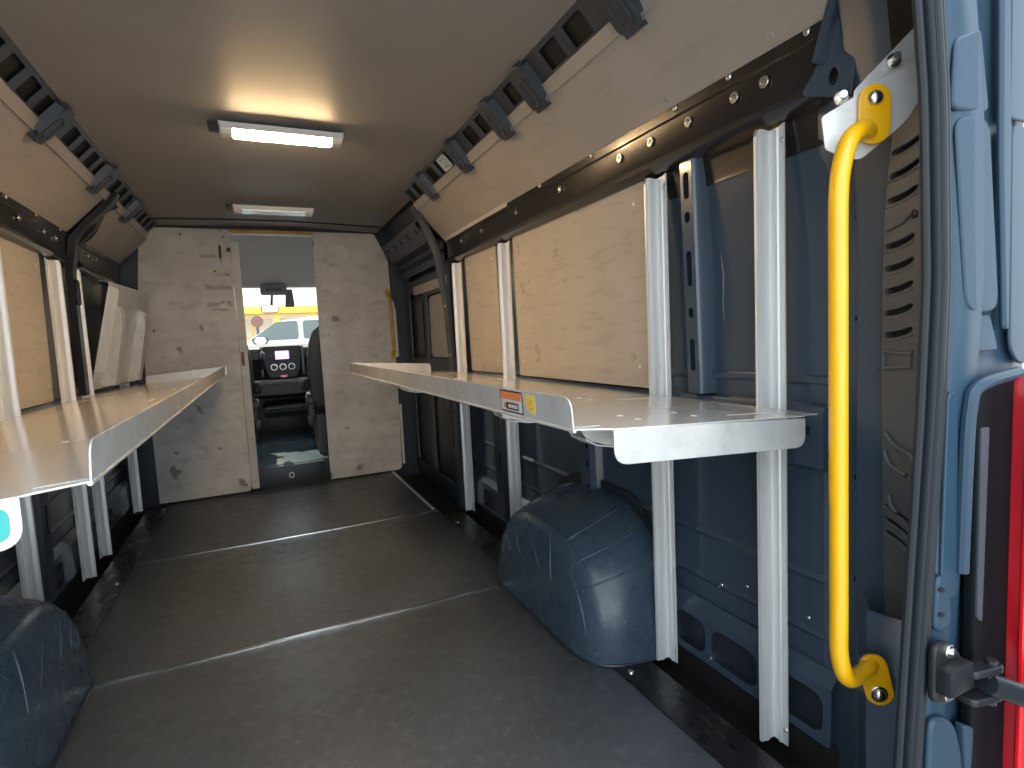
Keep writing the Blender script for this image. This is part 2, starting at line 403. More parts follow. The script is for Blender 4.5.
sill(1, -2.25, -1.22, [(-2.2, .022, -2.0, .118), (-1.95, .022, -1.75, .118), (-1.68, .022, -1.48, .118)], 'dark pressed sill panel between wheel box and sliding door')
sill(-1, -2.25, -.10, [(-2.2, .022, -1.9, .118), (-1.8, .022, -1.5, .118), (-1.32, .022, -1.02, .118), (-.9, .022, -.6, .118)], 'dark pressed sill panel under the shelf with cyan tape')

# screws in the lower wall
proto = None
for i, (y, z, d, lab) in enumerate(((-3.281, .304, 1.018, 'small bright screw in the blue lower wall, the one closest to the wheel box'), (-3.373, .336, 1.018, 'small bright screw in the blue lower wall beside the wide upright by the grab handle'),
                          (-3.559, .333, 1.018, 'small bright screw in the lower wall between the end upright and the yellow handle'), (-3.268, .085, .985, 'small bright screw in the recess of the sill panel'))):
    bm = NB(); mt = yz(1, d) @ Matrix.Translation((y, z, 0))
    dome(bm, mt, .006, .004, 10, 3); tube(bm, [mt @ Vector((0, 0, .002)), mt @ Vector((0, -.003, .011))], .0028, 8)
    tag(obj('wall_screw', bm, 'chrome'), lab, 'screw', 'screws in the lower wall')

# ------------------------------------------------------------------ floor plates
def fplate(s, y0, y1, lab, bolts):
    r = thing('floor_plate', (SX(s, .85), (y0 + y1) / 2, 0), lab, 'plate')
    bm = NB()
    plate(bm, rrect(min(SX(s, .789), SX(s, .905)), y0, max(SX(s, .789), SX(s, .905)), y1, .012), [], .004, .001, Matrix.Translation((0, 0, .0035)))
    box(bm, (SX(s, .785), y0, -.05), (SX(s, .79), y1, .006)); box(bm, (SX(s, .79), y0, -.05), (SX(s, .90), y1, .001))
    obj('plate', bm, 'plate', r)
    for y in bolts:
        bm = NB(); dome(bm, Matrix.Translation((SX(s, .815), y, .006)), .011, .008, 10, 3)
        tag(obj('bolt', bm, 'chrome', r), 'pale bolt head')
fplate(1, -4.0, -3.06, 'worn black metal floor plate under the two uprights by the grab handle', [-3.11])
fplate(1, -2.26, -1.33, 'black metal floor plate between the wheel box and the sliding door step', [-1.50])
fplate(-1, -2.28, -.12, 'long black metal floor plate under the shelf with cyan tape', [-1.45])

# ------------------------------------------------------------------ wheel boxes
def wheelbox(s, lab):
    r = thing('wheel_box', (SX(s, .85), -2.68, 0), lab, 'wheel box')
    Y0, ZT = -2.66, .455
    def arch(a, k, n=44):
        """outline of the box, from the front foot over the top to the rear foot; k scales it"""
        pts = []
        h = ZT * a
        for i in range(n + 1):
            t = PI * i / n; c, sn = math.cos(t), math.sin(t)
            hl = .428 * k if c < 0 else .405 * (1 - (1 - k) * .45)
            pts.append((Y0 + hl * math.copysign(abs(c) ** .70, c), h * abs(sn) ** .82))
        return pts
    secs = [(1.015, 1, 1), (.95, 1, .99), (.91, .996, .955), (.87, .985, .92), (.83, .962, .882), (.79, .925, .842), (.765, .89, .81), (.745, .848, .765), (.731, .79, .70), (.721, .72, .60), (.716, .66, .47), (.713, .56, .30), (.712, .42, .12), (.712, .40, .02)]
    bm = NB(); rings = []
    for d, k, kz in secs:
        pts = arch(kz, k); ring = []
        for i, (y, z) in enumerate(pts):
            t = i / (len(pts) - 1)
            # the foot of every section keeps the full footprint low down, so the inner face stands upright
            dd = d
            ring.append((SX(s, dd), y, max(z, 0)))
        rings.append(ring)
    rings_c = rings
    loft(bm, rings, caps=False, close=False)
    obj('box_shell', bm, 'wheelpaint', r, 55)
    # pressed creases
    def at(si, i): return Vector(rings_c[si][i])
    bm = NB()
    for i in (27, 31, 35): tube(bm, [at(q_, i) for q_ in range(1, 9)], .0035, 6)
    for i in (9, 13, 17, 21, 25): tube(bm, [at(q_, i + (q_ - 8)) for q_ in range(7, 11)], .003, 6)
    tube(bm, [at(6, i) for i in range(6, 40)], .003, 6)
    tube(bm, [at(8, i) for i in range(26, 42)], .0028, 6)
    obj('pressed_crease', bm, 'wheelpaint', r, 60)
    # flange standing up behind it, scalloped, with bolts
    bm = NB()
    out = []; base = arch(1, 1.0)
    for i, (y, z) in enumerate(base):
        t = PI * i / (len(base) - 1); sc_ = .030 + .014 * (math.cos(13 * t) > .35)
        out.append((y + sc_ * math.cos(t), max(z + sc_ * math.sin(t), .0)))
    inner = arch(.97, .97)
    plate(bm, out + inner[::-1], [], .004, .001, yz(s, 1.008))
    obj('flange', bm, 'darkpaint', r)
    for i in range(4, 41, 5):
        y, z = base[i]; t = PI * i / 44
        bm = NB(); dome(bm, yz(s, 1.004) @ Matrix.Translation((y + .028 * math.cos(t), z + .028 * math.sin(t), 0)), .006, .004, 8, 2); obj('bolt', bm, 'black', r)
    # foot seam
    bm = NB()
    tube(bm, smoothpath([(SX(s, .90), Y0 + .403, .004), (SX(s, .74), Y0 + .375, .004), (SX(s, .711), Y0 + .31, .004), (SX(s, .709), Y0, .004), (SX(s, .711), Y0 - .24, .004), (SX(s, .74), Y0 - .345, .004), (SX(s, .80), Y0 - .402, .004), (SX(s, .90), Y0 - .426, .004)], 6), .006, 8)
    obj('foot_seam', bm, 'darkpaint', r)
M['wheelpaint'] = dirty('scuffed_slate_paint', (.040, .063, .092), (.046, .071, .102), (.056, .083, .115), rough=.30, s1=1.2, s2=30, bump=.02, spots=(70, (.13, .16, .19)))
wheelbox(1, 'scuffed slate blue wheel box on the floor under the stickered shelf')
wheelbox(-1, 'dark wheel box on the floor under the shelf with cyan tape')

# ------------------------------------------------------------------ lining panels
def mid_panel(s, y0, y1, lab):
    bm = NB()
    plate(bm, rrect(y0, .863, y1, 1.50, .008), [], .006, .001, frame((SX(s, .984), 0, 0), (0, 1, 0), (-s * .012, 0, 1)))
    r = tag(obj('lining_panel', bm, 'panel'), lab, 'panel', None)
    for y, z in ((y0 + .05, 1.44), (y1 - .05, 1.44), (y1 - .05, .93), (y0 + .05, .93)):
        b = NB(); dome(b, yz(s, .980 - .012 * z + .0) @ Matrix.Translation((y, z, 0)), .007, .003, 10, 2); obj('rivet', b, 'upright', r)
    return r
mid_panel(1, -3.045, -2.085, 'large grey lining panel above the stickered shelf between two bright uprights')
mid_panel(1, -1.885, -1.44, 'narrow grey lining panel by the sliding door above the stickered shelf')
mid_panel(-1, -3.2, -1.42, 'lamp-lit tan lining panel above the shelf with cyan tape')
def upper_panel(s, y0, y1, lab, screws, d0=.922, z0=1.642, d1=.757, z1=1.812):
    v = Vector((SX(s, d1) - SX(s, d0), 0, z1 - z0)); L = v.length
    mtx = frame((SX(s, d0), 0, z0), (0, 1, 0), v)
    bm = NB(); plate(bm, rpoly([(y0, 0), (y1, 0), (y1, L), (y0, L)], [.05 if y0 < -3 else .01, .01, .01, .01]), [], .006, .001, mtx)
    r = tag(obj('upper_lining_panel', bm, 'upanel'), lab, 'panel')
    k = 1 if mtx.to_3x3()[0][2] * s < 0 else -1
    for y, v_ in screws:
        b = NB(); dome(b, mtx @ Matrix.Translation((y, v_, k * .003)) @ (Matrix.Rotation(PI, 4, 'X') if k < 0 else Matrix()), .009, .004, 12, 3); obj('rivet', b, 'upanel', r)
    return r
upper_panel(1, -3.74, -1.22, 'long grey upper lining panel sloping above the black channel with many bolts', [(-3.56, .025), (-3.23, .025), (-2.75, .03), (-2.3, .03), (-1.9, .03), (-3.3, .2), (-2.5, .2)])
upper_panel(-1, -3.74, -1.15, 'long grey upper lining panel over the brass-lit channel behind the cyan-taped shelf', [(-1.5, .03), (-2.0, .03), (-1.2, .12)])
upper_panel(-1, -1.04, -.03, 'short dark upper lining panel beside the bulkhead, above the folded-up shelf', [(-.85, .03), (-.2, .03)])

# edge strip and slotted roof rails with wire-loop brackets
def roof_rail(s, y0, y1, br, clip, lab, lab2):
    A = Vector((SX(s, .757), 0, 1.808)); B = Vector((SX(s, .742), 0, 1.838))
    bm = NB(); sheet(bm, [(.760, 1.800), (.738, 1.834)], lambda p, a: (SX(s, p[0]), a, p[1]), y0, y1, .004)
    r = tag(obj('edge_strip', bm, 'upanel'), lab2, 'trim strip')
    for y in [y0 + .25 + .55 * i for i in range(6) if y0 + .25 + .55 * i < y1]:
        b = NB(); dome(b, frame((SX(s, .752), y, 1.822), (0, 1, 0), B - A) @ (Matrix.Rotation(PI if s > 0 else 0, 4, 'X')), .007, .004, 10, 2); obj('rivet', b, 'galv', r)
    r = thing('roof_rail', (SX(s, .72), (y0 + y1) / 2, 1.86), lab, 'rail')
    v = Vector((SX(s, .685) - SX(s, .748), 0, 1.900 - 1.832)); L = v.length
    mtx = frame((SX(s, .742), 0, 1.834), (0, 1, 0), v); k = -1 if s > 0 else 1      # w towards the van inside
    if mtx.to_3x3()[0][2] * -s < 0: k = -1
    else: k = 1
    n = int((y1 - y0) / .135); holes = []
    for i in range(n):
        c = y0 + (i + .5) * (y1 - y0) / n
        if min([abs(c - b) for b in br] + [9]) < .05: continue
        holes.append(rrect(c - .046, .010, c + .046, L - .014, .006))
    bm = NB(); plate(bm, rrect(y0, 0, y1, L, .006), holes, .004, .001, mtx)
    for e in (0, L):
        box(bm, (y0, e - .003, -k * .03), (y1, e + .003, k * .004), .001, 1, mtx)
    obj('rail_face', bm, 'railpaint', r)
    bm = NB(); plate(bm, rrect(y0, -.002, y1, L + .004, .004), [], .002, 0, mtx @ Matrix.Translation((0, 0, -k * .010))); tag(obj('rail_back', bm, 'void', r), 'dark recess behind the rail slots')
    for y in br:
        bm = NB(); W = .043; off = .026
        q = mtx @ Matrix.Translation((y, 0, k * off))
        plate(bm, rrect(-W, -.050, W, L + .006, .030, 6), [], .012, .004, q); plate(bm, rrect(-.026, -.040, .026, L * .62, .025, 6), [rrect(-.017, -.030, .017, L * .56, .0165, 6)], .008, .003, q @ Matrix.Translation((0, 0, k * .006)))
        # returned ends and side walls of the cleat
        for sg in (-1, 1):
            prism(bm, [(sg * (W - .012), 0), (sg * W, 0), (sg * (W + .006), -off), (sg * (W - .008), -off)], lambda p, a: q @ Vector((p[0], a, k * p[1])), -.03, L - .01)
        prism(bm, [(L - .012, 0), (L + .004, 0), (L + .012, -off), (L - .002, -off)], lambda p, a: q @ Vector((a, p[0], k * p[1])), -.030, .030)
        prism(bm, [(-.056, .004), (-.044, .004), (-.052, -off - .02), (-.064, -off - .02)], lambda p, a: q @ Vector((a, p[0], k * p[1])), -.030, .030)
        tag(obj('rail_bracket', bm, 'railpaint', r), 'moulded cleat with an oblong hole')
    for y in clip:
        bm = NB(); q = mtx @ Matrix.Translation((y, L * .45, k * .006))
        plate(bm, rrect(-.05, -.035, .05, .035, .01), [rrect(-.032, -.02, .032, .02, .006)], .008, .002, q)
        plate(bm, rrect(-.03, -.018, .03, .018, .006), [], .004, .001, q)
        tag(obj('square_clip', bm, 'lens', r), 'shiny square clip')
M['railpaint'] = mat('slate_rail_paint', (.035, .042, .055), .42, col2=(.045, .052, .066), scale=5, bump=.02)
roof_rail(1, -3.72, -1.25, [-3.285, -2.80, -2.53, -2.10, -1.60], [-1.93], 'slotted dark roof rail with cleats above the panel side with the yellow grab handle', 'pale edge strip under the roof rail with the shiny square clip')
roof_rail(-1, -3.72, -.10, [-2.05, -1.37, -.73], [], 'slotted dark roof rail with cleats on the side of the cyan-taped shelf', 'pale edge strip under the roof rail above the cyan-taped shelf')

# ------------------------------------------------------------------ black channels with bolts
def channel(s, y0, y1, big, small, lab):
    r = thing('wall_channel', (SX(s, .94), (y0 + y1) / 2, 1.56), lab, 'channel')
    bm = NB()
    prof = [(.916, 1.655), (.920, 1.652), (.923, 1.616), (.930, 1.612), (.936, 1.540), (.928, 1.522), (.923, 1.512), (.934, 1.506), (.950, 1.500), (.99, 1.498)]
    sheet(bm, prof, lambda p, a: (SX(s, p[0]), a, p[1]), y0, y1, .004)
    obj('channel_body', bm, 'chan', r)
    if s > 0:
        bm = NB(); sheet(bm, [(.9145, 1.652), (.9145, 1.626)], lambda p, a: (SX(s, p[0]), a, p[1]), -2.15, -1.25, .002); tag(obj('flange_strip', bm, 'galv', r), 'pale strip on the upper flange')
    for y in big:
        bm = NB(); mt = yz(s, .929) @ Matrix.Translation((y, 1.585, 0))
        disc(bm, mt, .013, .003); dome(bm, mt @ Matrix.Translation((0, 0, .002)), .0085, .007, 6, 2); obj('washer_bolt', bm, 'chrome', r)
    for y in small:
        bm = NB(); dome(bm, yz(s, .9195) @ Matrix.Translation((y, 1.634, 0)), .0085, .005, 10, 3); obj('rivet', bm, 'chrome', r)
M['chan'] = mat('gloss_black_channel', (.013, .012, .012), .26, col2=(.024, .022, .020), scale=25, detail=3, stretch=(1, .4, 1), lo=.45, hi=.8, coat=.25, bump=.015, bscale=40)
channel(1, -3.69, -1.24, [-3.52, -3.434, -3.279, -3.125, -2.975, -2.6, -2.213, -1.8, -1.5], [-3.633, -3.427, -3.24, -2.83, -2.456, -2.083, -1.7, -1.4], 'glossy black wall channel with bright bolts behind the upright tops by the grab handle')
channel(-1, -3.69, -1.15, [-1.72, -1.45, -1.3, -2.0], [-1.25, -1.55, -1.85], 'black wall channel with lamp-lit edges above the tan lining panel')
channel(-1, -.92, -.05, [-.78, -.62], [-.8, -.5], 'short black wall channel behind the folded-up shelf')
bm = NB()
sheet(bm, [(.983, 1.498), (.992, 1.44), (.992, 1.425)], lambda p, a: (SX(1, p[0]), a, p[1]), -3.66, -3.08, .003)
tag(obj('channel_skirt', bm, 'chan'), 'thin dark strip under the black channel across the bare blue wall', 'trim strip')

# ------------------------------------------------------------------ uprights
def upright_mesh(h0=0.006, h1=1.49):
    """angle profile in local (u: towards the rear, z, w: into the van), inner corner at u = 0, w = 0"""
    bm = NB(); t_ = .004
    line = [(-.008, .042), (0, .042), (.0, .034), (.003, .029), (.003, .020), (.0, .015), (0, 0), (.013, 0), (.016, .003), (.022, .003), (.025, 0), (.039, 0)]
    poly = thick(line, -t_)
    t = bmesh.new(); n = len(poly)
    A = [t.verts.new((p[0], h0, p[1])) for p in poly]
    B = [t.verts.new((p[0], h1 - (.016 if p[1] > .04 else 0) + (.006 if p[0] > .035 else 0), p[1])) for p in poly]
    for i in range(n): t.faces.new((A[i], A[(i + 1) % n], B[(i + 1) % n], B[i]))
    t.faces.new(A[::-1]); t.faces.new(B); _merge(bm, t); return bm
def upright(s, y, lab, group):
    r = thing('upright_post', (SX(s, .923), y, 0), lab, 'post', group)
    mt = Matrix(((0, 0, -s, SX(s, .967)), (-1, 0, 0, y), (0, 1, 0, 0), (0, 0, 0, 1)))
    bm = upright_mesh(); bm.transform(mt); obj('rail_body', bm, 'upright', r)
    for (u, z) in ((.033, 1.46), (.033, .045)):
        b = NB(); m2 = mt @ Matrix.Translation((u, z, 0)); dome(b, m2, .007, .003, 12, 2)
        plate(b, rrect(-.005, -.001, .005, .001, .0005), [], .001, 0, m2 @ Matrix.Translation((0, 0, .0032)))
        obj('screw', b, 'alu', r)
for y, lab in ((-3.500, 'bright aluminium upright post closest to the yellow grab handle'), (-3.102, 'bright aluminium upright post on the near side of the blue wheel box'),
               (-2.0, 'aluminium upright post between the two grey lining panels, behind the stickered lip'), (-1.32, 'aluminium upright post beside the sliding door')):
    upright(1, y, lab, 'uprights of the stickered shelf')
for y, lab in ((-1.95, 'aluminium upright post crossing the middle of the tan lamp-lit lining panel'), (-1.285, 'aluminium upright post between the tan lining panel and the dark wall pillar'),
               (-.975, 'aluminium upright post just in front of the folded-up shelf'), (-.115, 'aluminium upright post against the bulkhead behind the folded-up shelf')):
    upright(-1, y, lab, 'uprights of the cyan-taped shelf')

# ------------------------------------------------------------------ shelves
def shelf(s, y0, y1, arms, lab, stickers, tape):
    r = thing('wall_shelf', (SX(s, .63), (y0 + y1) / 2, .86), lab, 'shelf')
    do, zo, di, zi = (.332 if s > 0 else .357), .883, .935, .8495
    def P(d, y, dz=0.): return Vector((SX(s, d), y, zo + (zi - zo) * (d - do) / (di - do) + dz))
    U = (P(di, 0) - P(do, 0)); L = U.length; mtx = frame(P(do, 0), U, (0, 1, 0)); k = 1 if mtx.to_3x3()[2][2] > 0 else -1
    bm = NB()
    notch = [(0, y0 + .012), (.008, y0 + .012), (.062, y0 - .004), (.072, y0 - .012), (L * .905, y0 - .012), (L * .91, y0), (L, y0), (L, y1), (0, y1)]
    plate(bm, notch, [], .003, .0005, mtx); obj('deck', bm, 'deck', r)
    # front lip, standing up, rounded at its ends
    bm = NB(); q = frame(P(do, 0), (0, 1, 0), (-s * .06, 0, 1))
    plate(bm, rpoly([(y0 + .003, 0), (y1, 0), (y1, .057), (y0 + .003, .057)], [0, 0, .012, .025], 6), [], .003, .0008, q)
    tube(bm, [P(do, y0, .0), P(do, y1, .0)], .0035, 8)
    lip = obj('front_lip', bm, 'galv', r)
    kk = 1 if q.to_3x3()[0][2] * s < 0 else -1
    # near end: hanging flange with round corners
    bm = NB(); plate(bm, rpoly([(SX(s, do + .069), 0), (SX(s, .878), -.031), (SX(s, .878), -.092), (SX(s, do + .069), -.063)], [.003, .003, .03, .03], 6), [], .003, .0008, xz(y0 - .013) @ Matrix.Translation((0, zo - .0035, 0)))
    endf = obj('end_flange', bm, 'galv', r)
    # far end: standing flange
    bm = NB(); plate(bm, rpoly([(SX(s, .345), .0), (SX(s, .81), -.026), (SX(s, .81), .022), (SX(s, .345), .056)], [0, 0, .02, .008], 6), [], .003, .0008, xz(y1 - .002) @ Matrix.Translation((0, zo + .001, 0)))
    obj('end_lip', bm, 'galv', r)
    # arms under the deck
    for y in arms:
        bm = NB()
        for e in (-.028, .028):
            poly = rpoly([(.385, -.004), (.40, -.035), (.47, -.058), (.915, -.085), (.915, -.034)], [.004, .02, .05, .006, .002], 5)
            plate(bm, [(SX(s, d), z) for d, z in poly], [], .003, .0006, xz(y + e) @ Matrix.Translation((0, zo, 0)))
        prism(bm, thick([(.40, -.036), (.425, -.050), (.47, -.059), (.915, -.086)], .003), lambda p, a: (SX(s, p[0]), a, zo + p[1]), y - .028, y + .028)
        tag(obj('shelf_arm', bm, 'galv', r), 'folded steel arm under the deck')
        for (d, e) in ((.52, -.03), (.52, .03), (.66, -.03), (.66, .03)):
            b = NB(); dome(b, Matrix.Translation(P(d, y + e, .0012)), .008, .0025, 10, 2); obj('rivet', b, 'skin', r)
        b = NB(); plate(b, rrect(.40, y - .052, .58, y - .049, .001), [], .001, 0, mtx @ Matrix.Translation((0, 0, k * .0018))); obj('pale_deck_line', b, 'skin', r)  # pale strip painted as the highlight along a narrow deck slot
    b = NB(); plate(b, rrect(.006, y0 + .026, .07, y0 + .034, .003), [], .001, 0, mtx @ Matrix.Translation((0, 0, k * .0018))); obj('pale_deck_line', b, 'skin', r)
    if stickers:
        # warning label and a small shield sticker on the lip
        yl0, yl1 = stickers
        def pl(u0, v0, u1, v1, lv, m, par, nm, rr=.001, tg=None):
            b = NB(); plate(b, rrect(u0, v0, u1, v1, rr), [], .0004, 0, q @ Matrix.Translation((0, 0, kk * (.0018 + .0004 * lv)))); o = obj(nm, b, m, par)
            if tg: tag(o, tg)
            return o
        lb = pl(yl0, .006, yl1, .052, 0, 'labelb', lip, 'warning_label', .002, 'framed warning label with an orange band')
        pl(yl0 + .004, .009, yl1 - .004, .049, 1, 'labelw', lip, 'label_face'); pl(yl0 + .004, .033, yl1 - .004, .049, 2, 'orange', lip, 'label_band', tg='orange band')
        w = yl1 - yl0
        pl(yl0 + .18 * w, .012, yl0 + .74 * w, .027, 2, 'labelb', lip, 'label_emblem', tg='black block with white lettering')
        for j in range(5): pl(yl0 + (.23 + .085 * j) * w, .0155, yl0 + (.29 + .085 * j) * w, .0235, 3, 'labelw', lip, 'label_emblem', .0004)
        b = NB(); plate(b, circ(yl0 + .79 * w, .0195, .006), [], .0004, 0, q @ Matrix.Translation((0, 0, kk * .003))); obj('label_emblem', b, 'orange', lip)
        b = NB(); c = yl0 - .035
        plate(b, rpoly([(c - .02, .050), (c + .02, .050), (c + .021, .026), (c - .010, .008), (c - .02, .02)], [.003, .003, .01, .004, .008]), [], .0006, 0, q @ Matrix.Translation((0, 0, kk * .002)))
        tag(obj('shield_sticker', b, 'shield', lip), 'yellow shield sticker')
        for e, z, a in ((-.004, .036, .05), (.006, .030, .05), (.0, .022, .03)):
            pl(c + e - .006, z, c + e + .006, z + .003, 1, 'oldyellow', lip, 'sticker_mark', .0005)
    if tape:
        b = NB(); plate(b, rpoly([(SX(s, .438), -.010), (SX(s, .80), -.033), (SX(s, .80), -.079), (SX(s, .438), -.052)], .015), [], .001, 0, xz(y0 - .0155) @ Matrix.Translation((0, zo - .0035, 0)))
        tag(obj('tape', b, 'cyan', endf), 'cyan tape on the end flange')
    return r
shelf(1, -3.645, -1.15, [-3.54, -3.15, -2.08, -1.42], 'long aluminium wall shelf with a warning label and yellow shield sticker on its lip', (-3.452, -3.342), False)
shelf(-1, -3.567, -.25, [-3.0, -2.0, -1.40, -.94], 'long aluminium wall shelf with cyan tape on its near end', None, True)

# folded-up shelf
r = thing('folding_shelf', (-.95, -.5, .87), 'aluminium shelf folded up against the wall beside the bulkhead', 'shelf')
ya, yb = 0, .775
B0 = Vector((-1.012, -.885, .872)); T0 = Vector((-.880, -.885, 1.435)); V = T0 - B0; L = V.length; UD = Vector((.085, 1, 0)).normalized()
mtx = frame(B0, UD, V); k = 1 if mtx.to_3x3()[0][2] > 0 else -1
bm = NB(); plate(bm, rrect(ya, 0, yb, L, .006), [], .003, .0006, mtx); obj('deck', bm, 'galv', r)
bm = NB(); plate(bm, rrect(ya, 0, yb, .055, .01), [], .003, .0006, frame(T0, UD, Vector((-.3, 0, .05)))); obj('front_lip', bm, 'galv', r)
NV = mtx.to_3x3() @ Vector((0, 0, k))
bm = NB(); e = frame(B0 + UD * ya, V, NV)
plate(bm, rpoly([(.10, 0), (L - .02, 0), (L - .03, .048), (.10, .048)], [.003, .003, .02, .02], 6), [], .003, .0008, e); obj('end_flange', bm, 'upright', r)
for yy in (ya + .17, yb - .16):
    bm = NB()
    for o_ in (-.03, .03):
        e = frame(B0 + UD * (yy + o_), V, NV)
        plate(bm, rpoly([(.01, 0), (L * .80, 0), (L * .78, .025), (L * .62, .05), (.03, .065)], [.003, .003, .02, .06, .02], 6), [], .003, .0006, e)
    e = frame(B0 + UD * yy, V, NV)
    prism(bm, thick([(.03, .065), (L * .62, .05), (L * .74, .035), (L * .79, .005)], -.003), lambda p, a: e @ Vector((p[0], p[1], a)), -.03, .03)
    obj('shelf_arm', bm, 'galv', r)
for yy, vv in ((ya + .07, .06), (ya + .07, .20), (ya + .3, .1), (ya + .3, .3), (yb - .05, .2)):
    b = NB(); dome(b, mtx @ Matrix.Translation((yy, vv, k * .002)) @ (Matrix.Rotation(0 if k > 0 else PI, 4, 'X')), .007, .003, 10, 2); obj('rivet', b, 'skin', r)

# ------------------------------------------------------------------ dark body pillar on the cyan-tape side
r = thing('wall_pillar', (SX(-1, .93), -1.0, 1.2), 'dark painted body pillar between the two upper lining panels', 'pillar')
bm = NB()
def pill(p, a): return (SX(-1, p[0]), p[1], a)
path = [(.952, .86), (.952, 1.45), (.925, 1.62), (.86, 1.70), (.765, 1.80), (.735, 1.85)]
prism(bm, thick([(z[0], z[1]) for z in path], .03), lambda p, a: (SX(-1, p[0] - .004), a, p[1]), -1.135, -1.075)
obj('pillar_body', bm, 'black', r)
for y0_, z0_, z1_ in ((-1.130, 1.30, 1.42), (-1.130, 1.50, 1.58)):
    bm = NB(); plate(bm, rrect(y0_, z0_, y0_ + .05, z1_, .015), [rrect(y0_ + .012, z0_ + .012, y0_ + .038, z1_ - .012, .01)], .008, .002, yz(-1, .912)); obj('slot_rim', bm, 'black', r)
bm = NB(); tube(bm, smoothpath([(SX(-1, .905), -1.04, 1.60), (SX(-1, .84), -1.05, 1.66), (SX(-1, .79), -1.04, 1.76), (SX(-1, .73), -1.04, 1.80)], 6), .014, 10); tag(obj('wiring', bm, 'plastic', r), 'taped cable running up the pillar')

# ------------------------------------------------------------------ bulkhead
def holes_none(): return []
bm = NB()
plate(bm, rpoly([(-.90, .012), (-.333, .012), (-.320, .05), (-.320, 1.893), (-.79, 1.893), (-.865, 1.81), (-.905, 1.4)], [.01, .004, .002, .002, .05, .05, .2], 6), [], .022, .002, xz(0))
r = tag(obj('bulkhead_panel', bm, 'bulk'), 'scuffed grey bulkhead panel with rounded top corner, on the folded-shelf side of the doorway', 'panel')
b = NB(); box(b, (-.395, -.024, 1.69), (-.378, -.011, 1.78), .004); box(b, (-.389, -.03, 1.66), (-.384, -.012, 1.71), .002); box(b, (-.345, -.02, 1.735), (-.315, -.01, 1.765), .002)
tag(obj('latch', b, 'black', r), 'small black latch')
for (x, z) in ((-.355, .06), (-.62, 1.85), (-.83, 1.2), (-.36, 1.84), (-.43, 1.60)):
    b = NB(); dome(b, xz(-.011) @ Matrix.Translation((x, z, 0)), .007, .003, 10, 2); obj('rivet', b, 'black', r)
b = NB()   # rubbed dark streaks near the latch
for (x0, z0, x1, z1) in ((-.50, 1.48, -.335, 1.505), (-.42, 1.575, -.335, 1.59), (-.52, 1.70, -.41, 1.715), (-.50, 1.36, -.42, 1.385), (-.37, 1.36, -.335, 1.38), (-.47, 1.33, -.36, 1.345)):
    pts = [(x0 + (x1 - x0) * t, z0 - .006 + random.uniform(-.006, .006)) for t in [i / 8 for i in range(9)]] + [(x1 + (x0 - x1) * t, z1 + random.uniform(-.008, .008)) for t in [i / 8 for i in range(9)]]
    plate(b, pts, [], .0006, 0, xz(-.0115))
M['stain'] = mat('rub_mark', (.30, .27, .24), .6, col2=(.40, .37, .33), scale=22)
tag(obj('rub_marks', b, 'stain', r), 'brown scrape marks')
bm = NB()
plate(bm, rpoly([(.234, .012), (.768, .012), (.793, .03), (.802, .9), (.785, 1.70), (.690, 1.893), (.234, 1.893)], [.004, .02, .02, .1, .03, .03, .002], 5), [], .022, .002, xz(0))
r = tag(obj('bulkhead_panel', bm, 'bulk'), 'mottled grey bulkhead panel beside the sliding door and the small yellow handle', 'panel')
for x in (.33, .36, .72, .745):
    for z in (.12, .22, .32, .42, .52):
        b = NB(); dome(b, xz(-.011) @ Matrix.Translation((x + (.01 if z > .3 else 0), z, 0)), .004, .0025, 8, 2); obj('rivet', b, 'alu', r)
for (x, z) in ((.30, 1.13), (.60, .97), (.34, 1.30), (.60, 1.37)):
    b = NB(); dome(b, xz(-.011) @ Matrix.Translation((x, z, 0)), .006, .002, 8, 2); obj('rivet', b, 'stain', r)
# door post, header
r = thing('doorway_post', (-.295, -.01, 0), 'pale metal post at the edge of the bulkhead doorway with a rusty latch', 'post')
bm = NB(); prism(bm, thick([(-.318, -.012), (-.318, -.034), (-.268, -.034), (-.268, .03), (-.29, .03)], .003), lambda p, a: (p[0], p[1], a), .03, 1.80); obj('post_body', bm, 'bulk', r)
bm = NB(); plate(bm, rrect(-.312, .94, -.290, 1.02, .006), [], .004, .001, xz(-.037)); dome(bm, xz(-.039) @ Matrix.Translation((-.301, .965, 0)), .008, .008, 10, 3); tag(obj('latch', bm, 'rust', r) if 'rust' in M else None, 'rusty latch plate') if 'rust' in M else bm.free()
M['rust'] = mat('rusty_plate', (.14, .06, .045), .6, col2=(.20, .10, .08), scale=40)
bm = NB(); plate(bm, rrect(-.312, .93, -.292, 1.03, .006), [], .004, .001, xz(-.037)); dome(bm, xz(-.039) @ Matrix.Translation((-.302, .965, 0)), .008, .008, 10, 3); dome(bm, xz(-.039) @ Matrix.Translation((-.302, 1.01, 0)), .004, .004, 10, 3)
tag(obj('latch', bm, 'rust', r), 'rusty latch plate')
bm = NB(); box(bm, (-.32, -.02, 1.872), (.238, .012, 1.888), .003); box(bm, (-.32, -.026, 1.884), (.238, -.012, 1.892), .002)
tag(obj('header_strip', bm, 'oldyellow'), 'yellow strip across the top of the bulkhead doorway', 'strip')
bm = NB(); box(bm, (-.32, -.012, 1.858), (.238, .012, 1.872), .003); tag(obj('header_bar', bm, 'galv'), 'pale metal bar under the yellow doorway strip', 'bar')
